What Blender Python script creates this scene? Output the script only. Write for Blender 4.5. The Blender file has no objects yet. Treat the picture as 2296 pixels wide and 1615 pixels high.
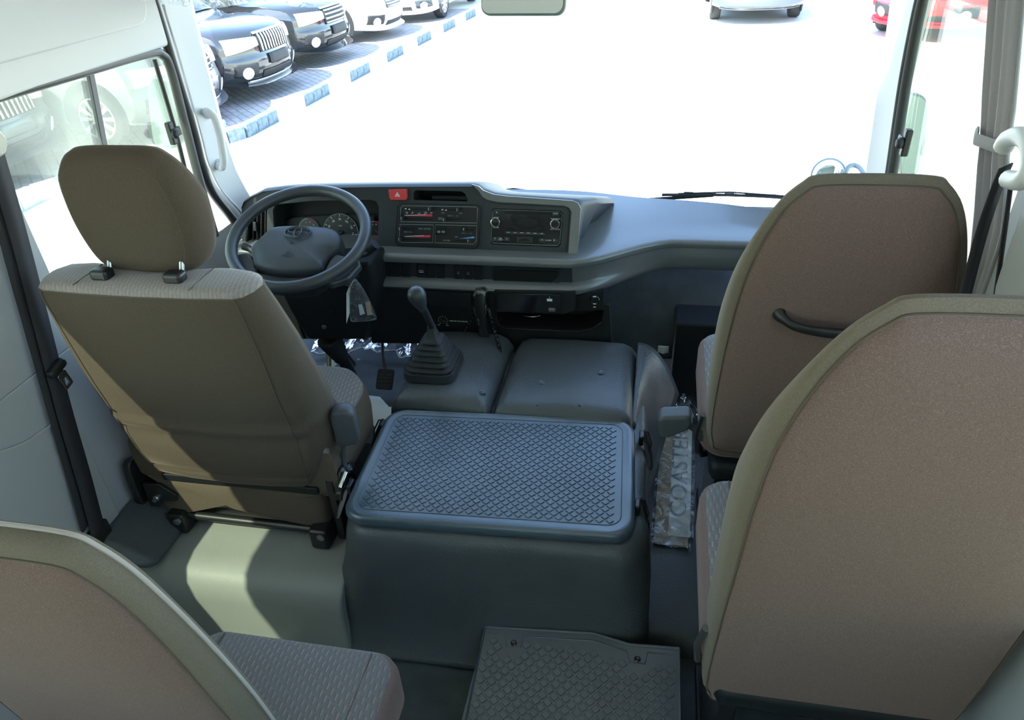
import bpy, bmesh, math, random
from mathutils import Vector, Matrix
random.seed(4)
C = bpy.context.scene.collection
R = math.radians

# ------------------------------------------------------------------ camera
FW, FH, FPX = 2296.0, 1615.0, 1615.0
CAM = Vector((0, 0, 1.57))
_y = Vector((1510 - FW / 2, -270 - FH / 2, FPX)).normalized()      # world +Y in camera axes (x right, y down, z ahead)
_n = Vector((0.06, 1.0)).normalized()
_d = Vector((_n.x, _n.y, -(_n.x * _y.x + _n.y * _y.y) / _y.z)).normalized()
_z = -_d
_x = _y.cross(_z)
MW = Matrix((_x, _y, _z))                                          # camera axes -> world
cam_data = bpy.data.cameras.new('camera')
cam = bpy.data.objects.new('camera', cam_data)
C.objects.link(cam)
cam_data.sensor_fit = 'HORIZONTAL'
cam_data.sensor_width = 36.0
cam_data.lens = FPX / FW * 36.0
cam_data.clip_start = 0.02
cam_data.clip_end = 400
flip = Matrix(((1, 0, 0), (0, -1, 0), (0, 0, -1)))
cam.matrix_world = Matrix.Translation(CAM) @ (MW @ flip).to_4x4()
bpy.context.scene.camera = cam

def at(px, py, x=None, y=None, z=None):
    """point where the line of sight through a pixel of the photograph meets a plane of the bus"""
    r = MW @ Vector((px - FW / 2, py - FH / 2, FPX))
    if y is not None: t = (y - CAM.y) / r.y
    elif z is not None: t = (z - CAM.z) / r.z
    else: t = (x - CAM.x) / r.x
    return CAM + r * t

# ------------------------------------------------------------------ light
sc = bpy.context.scene
sc.view_settings.view_transform = 'Standard'
sc.view_settings.look = 'None'
sc.view_settings.gamma = 1.0
sc.view_settings.use_curve_mapping = False
sc.view_settings.exposure = 0.92
world = bpy.data.worlds.new('sky'); sc.world = world
world.use_nodes = True
wn = world.node_tree.nodes; wl = world.node_tree.links
wn.clear()
wo = wn.new('ShaderNodeOutputWorld'); bg = wn.new('ShaderNodeBackground'); sky = wn.new('ShaderNodeTexSky')
sky.sky_type = 'NISHITA'; sky.sun_disc = False
SUN = Vector((-1.0, -2.1, 2.68)).normalized()                      # towards the sun
sky.sun_elevation = math.asin(SUN.z); sky.sun_rotation = math.atan2(SUN.x, SUN.y)
sky.air_density = 1.0; sky.dust_density = 0.8; sky.ozone_density = 1.5
bg.inputs['Strength'].default_value = 0.80
hs_ = wn.new('ShaderNodeHueSaturation'); hs_.inputs['Saturation'].default_value = .95
wl.new(sky.outputs[0], hs_.inputs['Color']); wl.new(hs_.outputs[0], bg.inputs[0]); wl.new(bg.outputs[0], wo.inputs[0])
sun_data = bpy.data.lights.new('sun', 'SUN'); sun = bpy.data.objects.new('sun', sun_data); C.objects.link(sun)
sun_data.energy = 15.0; sun_data.angle = R(0.6); sun_data.color = (1.0, 0.95, 0.86)
sun.rotation_euler = SUN.to_track_quat('Z', 'Y').to_euler(); sun.location = (-6, -5, 18)

# ------------------------------------------------------------------ materials
def nt(name):
    m = bpy.data.materials.new(name); m.use_nodes = True
    n = m.node_tree.nodes; l = m.node_tree.links
    return m, n, l, n['Principled BSDF']

def M(name, col, rough=0.5, metal=0.0, spec=0.5, bump=None, var=None, sheen=0.0, coat=0.0, alpha=1.0):
    """plain surface; bump=(scale, strength, distance), var=(scale, amount) varies the colour"""
    m, n, l, b = nt(name)
    b.inputs['Base Color'].default_value = (*col, 1); b.inputs['Roughness'].default_value = rough
    b.inputs['Metallic'].default_value = metal; b.inputs['Specular IOR Level'].default_value = spec
    b.inputs['Coat Weight'].default_value = coat; b.inputs['Alpha'].default_value = alpha
    if sheen:
        b.inputs['Sheen Weight'].default_value = sheen; b.inputs['Sheen Roughness'].default_value = 0.4
        b.inputs['Sheen Tint'].default_value = (col[0] ** .5, col[1] ** .5, col[2] ** .5, 1)
    tc = n.new('ShaderNodeTexCoord')
    if var:
        t = n.new('ShaderNodeTexNoise'); t.inputs['Scale'].default_value = var[0]; t.inputs['Detail'].default_value = 3
        l.new(tc.outputs['Object'], t.inputs['Vector'])
        mp = n.new('ShaderNodeMapRange'); mp.inputs['From Min'].default_value = .3; mp.inputs['From Max'].default_value = .7
        mp.inputs['To Min'].default_value = 1 - var[1]; mp.inputs['To Max'].default_value = 1 + var[1]
        l.new(t.outputs['Fac'], mp.inputs['Value'])
        mx = n.new('ShaderNodeVectorMath'); mx.operation = 'SCALE'; mx.inputs[0].default_value = col
        l.new(mp.outputs[0], mx.inputs['Scale']); l.new(mx.outputs[0], b.inputs['Base Color'])
    if bump:
        t = n.new('ShaderNodeTexNoise'); t.inputs['Scale'].default_value = bump[0]; t.inputs['Detail'].default_value = 2
        l.new(tc.outputs['Object'], t.inputs['Vector'])
        bp = n.new('ShaderNodeBump'); bp.inputs['Strength'].default_value = bump[1]; bp.inputs['Distance'].default_value = bump[2]
        l.new(t.outputs['Fac'], bp.inputs['Height']); l.new(bp.outputs[0], b.inputs['Normal'])
    return m

def fabric(name, col, speck, sheen=0.25):
    m, n, l, b = nt(name)
    tc = n.new('ShaderNodeTexCoord')
    t = n.new('ShaderNodeTexNoise'); t.inputs['Scale'].default_value = 780; t.inputs['Detail'].default_value = 3; t.inputs['Roughness'].default_value = .7
    l.new(tc.outputs['Object'], t.inputs['Vector'])
    r = n.new('ShaderNodeValToRGB')
    r.color_ramp.elements[0].position = .32; r.color_ramp.elements[0].color = (*[c * .84 for c in col], 1)
    r.color_ramp.elements[1].position = .72; r.color_ramp.elements[1].color = (*speck, 1)
    e = r.color_ramp.elements.new(.5); e.color = (*col, 1)
    l.new(t.outputs['Fac'], r.inputs[0]); l.new(r.outputs[0], b.inputs['Base Color'])
    b.inputs['Roughness'].default_value = .95; b.inputs['Specular IOR Level'].default_value = .15
    b.inputs['Sheen Weight'].default_value = sheen; b.inputs['Sheen Roughness'].default_value = .35
    b.inputs['Sheen Tint'].default_value = (.8, .6, .5, 1)
    bp = n.new('ShaderNodeBump'); bp.inputs['Strength'].default_value = .25; bp.inputs['Distance'].default_value = .001
    l.new(t.outputs['Fac'], bp.inputs['Height']); l.new(bp.outputs[0], b.inputs['Normal'])
    return m

def dash_fabric(name, axes, base=(.155, .15, .148), dash=(.36, .24, .21), fu=105, fv=42):
    """grey upholstery woven with short slanting pinkish dashes, in staggered rows"""
    m, n, l, b = nt(name)
    tc = n.new('ShaderNodeTexCoord'); sp = n.new('ShaderNodeSeparateXYZ'); l.new(tc.outputs['Object'], sp.inputs[0])
    def ma(op, a, bb=None):
        q = n.new('ShaderNodeMath'); q.operation = op
        for i, v in enumerate((a, bb)):
            if v is None: continue
            if isinstance(v, (int, float)): q.inputs[i].default_value = v
            else: l.new(v, q.inputs[i])
        return q.outputs[0]
    u = ma('MULTIPLY', sp.outputs[axes[0]], fu); v = ma('MULTIPLY', sp.outputs[axes[1]], fv)
    u = ma('ADD', u, ma('MULTIPLY', v, .45))
    row = ma('FLOOR', u)
    v2 = ma('ADD', v, ma('MULTIPLY', row, .37))
    fu_ = ma('SUBTRACT', ma('FRACT', u), .5); fv_ = ma('SUBTRACT', ma('FRACT', v2), .5)
    sl = ma('ABSOLUTE', ma('SUBTRACT', fu_, ma('MULTIPLY', fv_, .5)))
    mask = ma('MULTIPLY', ma('LESS_THAN', sl, .12), ma('LESS_THAN', ma('ABSOLUTE', fv_), .27))
    dk = ma('MULTIPLY', ma('LESS_THAN', ma('ABSOLUTE', ma('ADD', fu_, .32)), .14), ma('LESS_THAN', ma('ABSOLUTE', fv_), .38))
    ns = n.new('ShaderNodeTexNoise'); ns.inputs['Scale'].default_value = 9
    l.new(tc.outputs['Object'], ns.inputs['Vector'])
    mask = ma('MULTIPLY', mask, ma('MULTIPLY', ns.outputs['Fac'], 1.3))
    m1 = n.new('ShaderNodeMix'); m1.data_type = 'RGBA'; m1.inputs[6].default_value = (*base, 1); m1.inputs[7].default_value = (base[0] * .55, base[1] * .55, base[2] * .58, 1)
    l.new(ma('MULTIPLY', dk, .38), m1.inputs[0])
    m2 = n.new('ShaderNodeMix'); m2.data_type = 'RGBA'; m2.inputs[7].default_value = (*dash, 1)
    l.new(mask, m2.inputs[0]); l.new(m1.outputs[2], m2.inputs[6]); l.new(m2.outputs[2], b.inputs['Base Color'])
    b.inputs['Roughness'].default_value = .95; b.inputs['Specular IOR Level'].default_value = .15
    b.inputs['Sheen Weight'].default_value = .2
    return m

def glass(name, tint, gloss=0.06, film=0.0):
    """thin pane: tinted see-through with a weak reflection and, where dusty, a little scattering"""
    m, n, l, b = nt(name); n.remove(b)
    o = n['Material Output']
    tr = n.new('ShaderNodeBsdfTransparent'); tr.inputs[0].default_value = (*tint, 1)
    gl = n.new('ShaderNodeBsdfGlossy'); gl.inputs['Roughness'].default_value = .02
    lw = n.new('ShaderNodeLayerWeight'); lw.inputs[0].default_value = .25
    mm = n.new('ShaderNodeMath'); mm.operation = 'MULTIPLY_ADD'; mm.inputs[1].default_value = .5; mm.inputs[2].default_value = gloss * .5
    l.new(lw.outputs['Fresnel'], mm.inputs[0])
    mx = n.new('ShaderNodeMixShader'); l.new(mm.outputs[0], mx.inputs[0]); l.new(tr.outputs[0], mx.inputs[1]); l.new(gl.outputs[0], mx.inputs[2])
    out = mx
    if film:
        df = n.new('ShaderNodeBsdfTranslucent'); df.inputs[0].default_value = (.95, .97, .93, 1)
        m2 = n.new('ShaderNodeMixShader'); m2.inputs[0].default_value = film
        l.new(mx.outputs[0], m2.inputs[1]); l.new(df.outputs[0], m2.inputs[2]); out = m2
    l.new(out.outputs[0], o.inputs[0])
    return m

def film(name, col, clear=.7, glint=.55, scale=34):
    """crumpled clear plastic: see-through, with glints where its creases face the light"""
    m, n, l, b = nt(name); n.remove(b)
    o = n['Material Output']
    tc = n.new('ShaderNodeTexCoord'); t = n.new('ShaderNodeTexNoise'); t.inputs['Scale'].default_value = scale; t.inputs['Detail'].default_value = 2; t.inputs['Distortion'].default_value = .8
    l.new(tc.outputs['Object'], t.inputs['Vector'])
    bp = n.new('ShaderNodeBump'); bp.inputs['Strength'].default_value = 1.0; bp.inputs['Distance'].default_value = .008
    l.new(t.outputs['Fac'], bp.inputs['Height'])
    gl = n.new('ShaderNodeBsdfGlossy'); gl.inputs['Roughness'].default_value = .14; gl.inputs[0].default_value = (.95, .98, 1, 1); l.new(bp.outputs[0], gl.inputs['Normal'])
    tr = n.new('ShaderNodeBsdfTransparent'); tr.inputs[0].default_value = (*[.85 + .15 * c for c in col], 1)
    df = n.new('ShaderNodeBsdfTranslucent'); df.inputs[0].default_value = (*col, 1)
    fr = n.new('ShaderNodeFresnel'); fr.inputs[0].default_value = 1.5; l.new(bp.outputs[0], fr.inputs['Normal'])
    mm = n.new('ShaderNodeMath'); mm.operation = 'MULTIPLY_ADD'; mm.inputs[1].default_value = glint; mm.inputs[2].default_value = (1 - clear) * .10
    l.new(fr.outputs[0], mm.inputs[0])
    m1 = n.new('ShaderNodeMixShader'); m1.inputs[0].default_value = (1 - clear) * .30; l.new(tr.outputs[0], m1.inputs[1]); l.new(df.outputs[0], m1.inputs[2])
    mx = n.new('ShaderNodeMixShader'); l.new(mm.outputs[0], mx.inputs[0]); l.new(m1.outputs[0], mx.inputs[1]); l.new(gl.outputs[0], mx.inputs[2])
    l.new(mx.outputs[0], o.inputs[0])
    return m

MAT = dict(
    brown=fabric('brown_fabric', (.165, .112, .097), (.25, .185, .165)),
    olive=fabric('olive_fabric', (.162, .138, .108), (.21, .182, .143), .12),
    driver=fabric('driver_fabric', (.086, .068, .051), (.124, .098, .074), .18),
    pat_top=dash_fabric('dash_fabric_top', (0, 1)), pat_back=dash_fabric('dash_fabric_back', (0, 1), base=(.25, .225, .215), dash=(.42, .29, .25), fu=120, fv=62),
    seam=M('seam_thread', (.10, .075, .06), .9), pipe=M('light_piping', (.42, .38, .36), .8),
    vinyl=M('grained_vinyl', (.062, .072, .079), .40, spec=.5, bump=(190, .5, .0022), var=(6, .12)),
    lid=M('rubber_lid', (.047, .074, .098), .34, spec=.9, bump=(420, .10, .0006), var=(7, .22)),
    mat=M('step_mat_rubber', (.050, .068, .086), .34, spec=.9, bump=(420, .12, .0006), var=(8, .2)),
    floor=M('grey_floor_vinyl', (.212, .226, .212), .5, spec=.4, bump=(170, .35, .0010), var=(5, .06)),
    aisle=M('dark_floor_vinyl', (.045, .058, .064), .6, bump=(200, .3, .001), var=(14, .25)),
    fascia=M('dash_fascia_plastic', (.027, .032, .037), .5, spec=.4, bump=(600, .08, .0003)),
    ledge=M('dash_grey_plastic', (.105, .116, .124), .36, spec=1.0, coat=.4, bump=(700, .12, .0003), var=(300, .07)),
    dark=M('dash_dark_plastic', (.010, .012, .014), .55, spec=.3, bump=(500, .1, .0003)),
    recess=M('recess_plastic', (.010, .012, .013), .6, spec=.3),
    black=M('black_plastic', (.012, .013, .015), .4, spec=.5),
    gloss=M('gloss_black', (.010, .011, .013), .08, spec=.6, coat=.3),
    rubber=M('black_rubber', (.020, .022, .024), .6, spec=.4, var=(40, .2)),
    wheel=M('steering_wheel_grain', (.030, .036, .042), .42, spec=.5, bump=(500, .12, .0004)),
    pad=M('steering_pad', (.036, .044, .053), .48, spec=.5, bump=(500, .1, .0004)),
    white=M('white_trim', (.70, .715, .72), .4, spec=.4, bump=(400, .04, .0003)),
    panel=M('grey_trim_panel', (.43, .432, .445), .5, spec=.35, bump=(350, .06, .0004)),
    roof=M('headliner', (.72, .71, .66), .9, bump=(90, .3, .002)),
    belt=M('belt_webbing', (.022, .021, .026), .75, bump=(900, .3, .0006)),
    chrome=M('chrome', (.75, .76, .78), .12, 1.0), steel=M('steel', (.45, .46, .47), .28, 1.0),
    blackmetal=M('black_painted_metal', (.012, .013, .014), .36, spec=.5),
    red=M('red_button', (.62, .045, .05), .4), redink=M('red_print', (.75, .03, .07), .5), blueink=M('blue_print', (.12, .42, .80), .5),
    ink=M('white_print', (.72, .76, .76), .6), inkdim=M('grey_print', (.30, .34, .34), .6), shadeink=M('emboss_shade', (.018, .022, .026), .6),  # shadeink: shade of embossed letters painted as a darker colour
    paper=M('white_paper', (.74, .80, .80), .8, bump=(25, .3, .004)), card=M('cardboard', (.46, .37, .26), .85, var=(60, .08)),
    sticker=M('pale_sticker', (.72, .73, .70), .5), lead=M('sticker_ink', (.20, .235, .255), .5), tag=M('tan_tag', (.50, .38, .30), .7),
    film=film('clear_film', (.80, .88, .90), .50), film_dark=film('clear_wrap', (.70, .76, .78), .55, 2.2, 60),
    glass=glass('windscreen_glass', (.86, .93, .92)), sideglass=glass('side_window_glass', (.69, .74, .65), film=.03),
    curtain=M('grey_curtain', (.37, .355, .37), .9, sheen=.2, bump=(300, .3, .001)),
    mirror=M('mirror_face', (.85, .9, .88), .02, 1.0), mirrordark=M('mirror_dark_reflection', (.22, .30, .28), .04, 1.0), mirrorback=M('mirror_shell', (.16, .20, .21), .45), greyplastic=M('grey_grip', (.055, .062, .068), .5),  # mirrordark: dark reflection of the bus side put into the mirror colour
    seal=M('door_seal', (.018, .019, .021), .5), frame=M('window_frame_paint', (.075, .078, .082), .35),
    concrete=M('concrete_road', (.56, .55, .51), .85, bump=(30, .2, .004), var=(.6, .05)),
    kerbwhite=M('kerb_white_paint', (.72, .72, .70), .8, var=(9, .12)), kerbgrey=M('kerb_grey_paint', (.10, .14, .17), .8, var=(12, .35)),
    carblack=M('black_car_paint', (.018, .020, .022), .12, spec=.6, coat=.8), carsilver=M('silver_car_paint', (.20, .21, .22), .28, .5, coat=.6),
    cargrey=M('grey_car_paint', (.09, .10, .11), .3, .4, coat=.6), carwhite=M('white_car_paint', (.80, .80, .79), .25, coat=.6), carred=M('red_car_paint', (.55, .035, .05), .25, coat=.6),
    carglass=M('car_window', (.03, .035, .04), .05, spec=.7), lamp=M('lamp_lens', (.78, .80, .80), .15, spec=.7), tail=M('tail_lens', (.55, .03, .03), .15),
    tyre=M('tyre_rubber', (.035, .036, .038), .8), alloy=M('alloy_rim', (.70, .71, .72), .25, .6), trimgrey=M('bumper_plastic', (.13, .14, .145), .6),
)

# ------------------------------------------------------------------ builders
WM = {}                                    # world matrix of every object, by name

def link(o, parent=None, basis=None):
    C.objects.link(o)
    b = basis if basis is not None else Matrix.Identity(4)
    if parent is not None:
        o.parent = parent; o.matrix_parent_inverse = WM[parent.name].inverted()
    o.matrix_basis = b; WM[o.name] = b.copy()
    return o

def thing(name, label, cat, loc=(0, 0, 0), group=None):
    o = bpy.data.objects.new(name, None); o.empty_display_size = .05
    o['label'] = label; o['category'] = cat
    if group: o['group'] = group
    return link(o, None, Matrix.Translation(Vector(loc)))

def tag(o, label, cat, group=None):
    o['label'] = label; o['category'] = cat
    if group: o['group'] = group
    return o

def mk(name, vf, mat, parent=None, smooth=True, bevel=0, seg=2, sub=0, solid=0, ang=40, basis=None, label=None, kind=None):
    me = bpy.data.meshes.new(name)
    if isinstance(vf, bmesh.types.BMesh):
        vf.to_mesh(me); vf.free()
    else:
        me.from_pydata([tuple(v) for v in vf[0]], [], vf[1])
    bm = bmesh.new(); bm.from_mesh(me); bmesh.ops.recalc_face_normals(bm, faces=bm.faces); bm.to_mesh(me); bm.free()
    if smooth:
        me.polygons.foreach_set('use_smooth', [True] * len(me.polygons))
        if not sub and not bevel: me.set_sharp_from_angle(angle=R(ang))
    me.materials.append(MAT[mat] if isinstance(mat, str) else mat)
    o = bpy.data.objects.new(name, me)
    if solid:
        s = o.modifiers.new('thickness', 'SOLIDIFY'); s.thickness = solid; s.offset = 0
    if bevel:
        b = o.modifiers.new('bevel', 'BEVEL'); b.width = bevel; b.segments = seg; b.limit_method = 'ANGLE'; b.angle_limit = R(35); b.harden_normals = True
    if sub:
        s = o.modifiers.new('subdivision', 'SUBSURF'); s.levels = sub; s.render_levels = sub
    if label: o['label'] = label
    if kind: o['kind'] = kind
    return link(o, parent, basis)

class G:
    """gathers shapes into one mesh"""
    def __init__(s): s.v = []; s.f = []
    def add(s, v, f):
        k = len(s.v); s.v += [Vector(q) for q in v]; s.f += [[i + k for i in q] for q in f]; return s
    def box(s, c, d, rot=None):
        rot = rot or Matrix.Identity(3); c = Vector(c)
        v = [c + rot @ Vector((a * d[0] / 2, b * d[1] / 2, e * d[2] / 2)) for a in (-1, 1) for b in (-1, 1) for e in (-1, 1)]
        return s.add(v, [[0, 1, 3, 2], [4, 6, 7, 5], [0, 4, 5, 1], [2, 3, 7, 6], [0, 2, 6, 4], [1, 5, 7, 3]])
    def tube(s, pts, r, n=10, closed=False, flat=1.0):
        pts = [Vector(p) for p in pts]; m = len(pts)
        rr = r if isinstance(r, (list, tuple)) else [r] * m
        T = []
        for i in range(m):
            a = pts[(i - 1) % m] if closed or i else pts[0]; b = pts[(i + 1) % m] if closed or i < m - 1 else pts[-1]
            T.append((b - a).normalized())
        up = Vector((0, 0, 1)) if abs(T[0].z) < .9 else Vector((1, 0, 0))
        N = (up - T[0] * up.dot(T[0])).normalized(); rings = []
        for i in range(m):
            N = (N - T[i] * N.dot(T[i])).normalized(); B = T[i].cross(N)
            rings.append([pts[i] + (N * math.cos(2 * math.pi * k / n) + B * math.sin(2 * math.pi * k / n) * flat) * rr[i] for k in range(n)])
        return s.loft(rings, closed, not closed)
    def loft(s, rings, closed=False, caps=True):
        n = len(rings[0]); m = len(rings); v = [p for r in rings for p in r]; f = []
        for i in range(m if closed else m - 1):
            j = (i + 1) % m
            for k in range(n):
                f.append([i * n + k, i * n + (k + 1) % n, j * n + (k + 1) % n, j * n + k])
        if caps:
            f.append(list(range(n))); f.append([(m - 1) * n + k for k in range(n)])
        return s.add(v, f)
    def prism(s, pts, off):
        off = Vector(off); n = len(pts); v = [Vector(p) for p in pts]; v += [p + off for p in v]
        return s.add(v, [list(range(n)), list(range(2 * n - 1, n - 1, -1))] + [[k, (k + 1) % n, n + (k + 1) % n, n + k] for k in range(n)])
    def lathe(s, o, axis, prof, n=24):
        axis = Vector(axis).normalized(); o = Vector(o)
        a = axis.orthogonal().normalized(); b = axis.cross(a)
        return s.loft([[o + axis * h + (a * math.cos(2 * math.pi * k / n) + b * math.sin(2 * math.pi * k / n)) * max(r, 1e-4) for k in range(n)] for r, h in prof])
    def grid(s, fn, nu, nv):
        v = [fn(i / nu, j / nv) for i in range(nu + 1) for j in range(nv + 1)]
        return s.add(v, [[i * (nv + 1) + j, (i + 1) * (nv + 1) + j, (i + 1) * (nv + 1) + j + 1, i * (nv + 1) + j + 1] for i in range(nu) for j in range(nv)])
    @property
    def vf(s): return (s.v, s.f)

def box(name, c, d, mat, parent=None, rot=None, bevel=.003, **k):
    return mk(name, G().box(c, d, rot).vf, mat, parent, bevel=bevel, **k)
def tube(name, pts, r, mat, parent=None, n=10, closed=False, flat=1.0, **k):
    return mk(name, G().tube(pts, r, n, closed, flat).vf, mat, parent, ang=60, **k)
def lathe(name, o, axis, prof, mat, parent=None, n=24, **k):
    return mk(name, G().lathe(o, axis, prof, n).vf, mat, parent, **k)

def spline(pts, n=8, closed=False):
    """Catmull-Rom through the points (tuples or Vectors of any size)"""
    P = [Vector(p) for p in pts]; m = len(P); out = []
    for i in range(m if closed else m - 1):
        p0 = P[(i - 1) % m] if closed or i else P[0] * 2 - P[1]; p1 = P[i]; p2 = P[(i + 1) % m]
        p3 = P[(i + 2) % m] if closed or i < m - 2 else P[-1] * 2 - P[-2]
        for k in range(n):
            t = k / n
            out.append(.5 * ((2 * p1) + (p2 - p0) * t + (2 * p0 - 5 * p1 + 4 * p2 - p3) * t * t + (3 * p1 - p0 - 3 * p2 + p3) * t ** 3))
    if not closed: out.append(P[-1])
    return out

def rrect(x0, y0, x1, y1, r, n=5):
    out = []
    for cx, cy, a in ((x1 - r, y1 - r, 0), (x0 + r, y1 - r, 90), (x0 + r, y0 + r, 180), (x1 - r, y0 + r, 270)):
        for k in range(n + 1):
            t = R(a + 90 * k / n); out.append(Vector((cx + r * math.cos(t), cy + r * math.sin(t))))
    return out

class Plane:
    """a flat working plane: origin, u, v and the normal n = u x v"""
    def __init__(s, o, u, v):
        s.o = Vector(o); s.u = Vector(u).normalized(); v = Vector(v); s.v = (v - s.u * v.dot(s.u)).normalized(); s.n = s.u.cross(s.v)
        s.m = Matrix((s.u, s.v, s.n)).transposed().to_4x4(); s.m.translation = s.o
        s.rot = Matrix((s.u, s.v, s.n)).transposed()
    def px(s, px, py):
        r = MW @ Vector((px - FW / 2, py - FH / 2, FPX))
        t = (s.o - CAM).dot(s.n) / r.dot(s.n); p = CAM + r * t - s.o
        return Vector((p.dot(s.u), p.dot(s.v)))
    def w(s, a, b, c=0.0): return s.o + s.u * a + s.v * b + s.n * c
    def at(s, px, py, c=0.0):
        q = s.px(px, py); return s.w(q.x, q.y, c)

def from_curve(name, cu):
    tmp = bpy.data.objects.new('tmp', cu)
    me = bpy.data.meshes.new_from_object(tmp); me.name = name
    bpy.data.objects.remove(tmp); bpy.data.curves.remove(cu)
    me.set_sharp_from_angle(angle=R(35))
    return bpy.data.objects.new(name, me)

def plate(name, pl, loops, mat, parent=None, depth=.004, off=0.0, bevel=0.0, **k):
    """flat plate with holes: outer loop first, in plane coordinates; its front face stands at off"""
    cu = bpy.data.curves.new(name, 'CURVE'); cu.dimensions = '2D'; cu.fill_mode = 'BOTH'; cu.extrude = depth / 2; cu.bevel_depth = bevel; cu.bevel_resolution = 2
    for lp in loops:
        sp = cu.splines.new('POLY'); sp.points.add(len(lp) - 1); sp.use_cyclic_u = True
        for i, p in enumerate(lp): sp.points[i].co = (p[0], p[1], 0, 1)
    cu.materials.append(MAT[mat] if isinstance(mat, str) else mat)
    o = from_curve(name, cu)
    for a, b in k.items(): o[a] = b
    return link(o, parent, pl.m @ Matrix.Translation((0, 0, off - depth / 2)))

def text(name, s, pl, a, b, size, mat, parent, off=.001, ext=.0003, align='CENTER', rot=0, sx=1.0):
    cu = bpy.data.curves.new(name, 'FONT'); cu.body = s; cu.size = size; cu.align_x = align; cu.align_y = 'CENTER'; cu.extrude = ext
    cu.materials.append(MAT[mat] if isinstance(mat, str) else mat); cu.resolution_u = 3
    o = from_curve(name, cu)
    return link(o, parent, pl.m @ Matrix.Translation((a, b, off)) @ Matrix.Rotation(R(rot), 4, 'Z') @ Matrix.Diagonal((sx, 1, 1, 1)))

def ellipse(cx, cy, rx, ry, n=28, a0=0, a1=360):
    return [Vector((cx + rx * math.cos(R(a0 + (a1 - a0) * k / n)), cy + ry * math.sin(R(a0 + (a1 - a0) * k / n)))) for k in range(n + (0 if a1 - a0 >= 360 else 1))]

def pillow(name, pl, outline, prof, mat, parent, hs=None, **k):
    """a padded slab: the outline repeated at (inset, height) steps, closed at both ends"""
    c = sum(outline, Vector((0, 0))) / len(outline); g = G(); rings = []
    for ins, h in prof:
        ring = []
        for p in outline:
            d = p - c; L = d.length
            q = c + d * max(L - ins, .0005) / L
            ring.append(pl.w(q.x, q.y, h * hs(p) if hs and h < 0 else h))
        rings.append(ring)
    g.loft(rings, False, False)
    n = len(outline)
    for rr in (0, len(rings) - 1):
        cc = sum((rings[rr][i] for i in range(n)), Vector()) / n
        kx = len(g.v); g.v.append(cc)
        for i in range(n): g.f.append([rr * n + i, rr * n + (i + 1) % n, kx])
    return mk(name, g.vf, mat, parent, ang=50, **k)

def copy_tree(o, loc, label=None):
    """a copy of a thing with copies of its parts and sub-parts"""
    def rec(s, par):
        c = s.copy(); C.objects.link(c); WM[c.name] = WM[s.name]
        if par is not None: c.parent = par
        for ch in list(s.children): rec(ch, c)
        return c
    c = rec(o, None); c.matrix_basis = Matrix.Translation(Vector(loc)); WM[c.name] = c.matrix_basis.copy()
    if label: c['label'] = label
    return c

def struct(o):
    o['kind'] = 'structure'; return o
# ================================================================== the bus itself
XL, XR = -1.30, 0.56
FL = 0.20                                   # raised platform the front seats stand on
GZ = -0.92                                  # ground outside
def wallbox(name, x0, x1, y0, y1, z0, z1, mat, bevel=.006, parent=None):
    return struct(box(name, ((x0 + x1) / 2, (y0 + y1) / 2, (z0 + z1) / 2), (x1 - x0, y1 - y0, z1 - z0), mat, parent, bevel=bevel))

# floor: low aisle behind, raised platform ahead with a rounded front edge
fl = struct(mk('floor', G().box(((XL + XR) / 2, -1.3, -.06), (XR - XL + .1, 4.9, .06)).vf, 'aisle', bevel=0, smooth=False))
prof = [(1.0, -.04), (1.004, .03), (1.006, .12), (1.018, .165), (1.045, .19), (1.09, FL), (2.15, FL), (2.15, -.05), (1.0, -.05)]
struct(mk('floor_platform', G().prism([(XL, y, z) for y, z in prof], (.62, 0, 0)).vf, 'floor', bevel=.012, seg=3))
struct(mk('floor_platform', G().prism([(XL + .62, y, z) for y, z in [(1.122, -.04), (1.126, .01), (1.14, .034), (1.17, .04), (2.15, .04), (2.15, -.05), (1.122, -.05)]], (XR - XL - .62, 0, 0)).vf, 'vinyl', bevel=.012, seg=3))
# dark kick panel of vinyl turned up along the left wall
kick = mk('trim_1', G().prism([(XL, 1.62, FL), (XL, 1.62, .30), (XL + .10, 1.62, .26), (XL + .15, 1.62, FL + .002)], (0, -.62, 0)).vf, 'vinyl', bevel=.03, seg=4); struct(kick)

struct(box('trim_12', ((XL - .66) / 2, 1.80, FL + .002), (-.66 - XL, .66, .006), 'aisle', bevel=0))
# left wall: lower panel, pillars, header; right wall the same
for side, xi, s in (('left', XL, -1), ('right', XR, 1)):
    xo = xi + s * .06
    x0, x1 = min(xi, xo), max(xi, xo)
    g = G()
    def add(y0, y1, z0, z1, gg=None):
        (gg or g).box(((x0 + x1) / 2, (y0 + y1) / 2, (z0 + z1) / 2), (x1 - x0, y1 - y0, z1 - z0))
    add(-3.7, 2.02, -.06, .74)                                   # below the windows
    WT = 1.32 if s < 0 else 1.46
    add(-3.7, 1.86, WT, 1.92)                                    # above them
    if s < 0: add(1.0, 1.86, 1.27, WT)
    edges = [(.94, 1.22)] + [(y, y + .10) for y in (-.35, -1.45, -2.55, -3.7)]
    for a, b_ in edges: add(a, b_, .74, WT)
    w = mk('wall_' + side, g.vf, 'panel' , bevel=.004); struct(w)
struct(mk('wall_back', G().box(((XL + XR) / 2, -3.73, .35), (XR - XL + .1, .06, .8)).box(((XL + XR) / 2, -3.73, 1.62), (XR - XL + .1, .06, .6))
          .box((XL + .2, -3.73, 1.0), (.5, .06, .6)).box((XR - .2, -3.73, 1.0), (.5, .06, .6)).vf, 'panel', bevel=.004))
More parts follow.
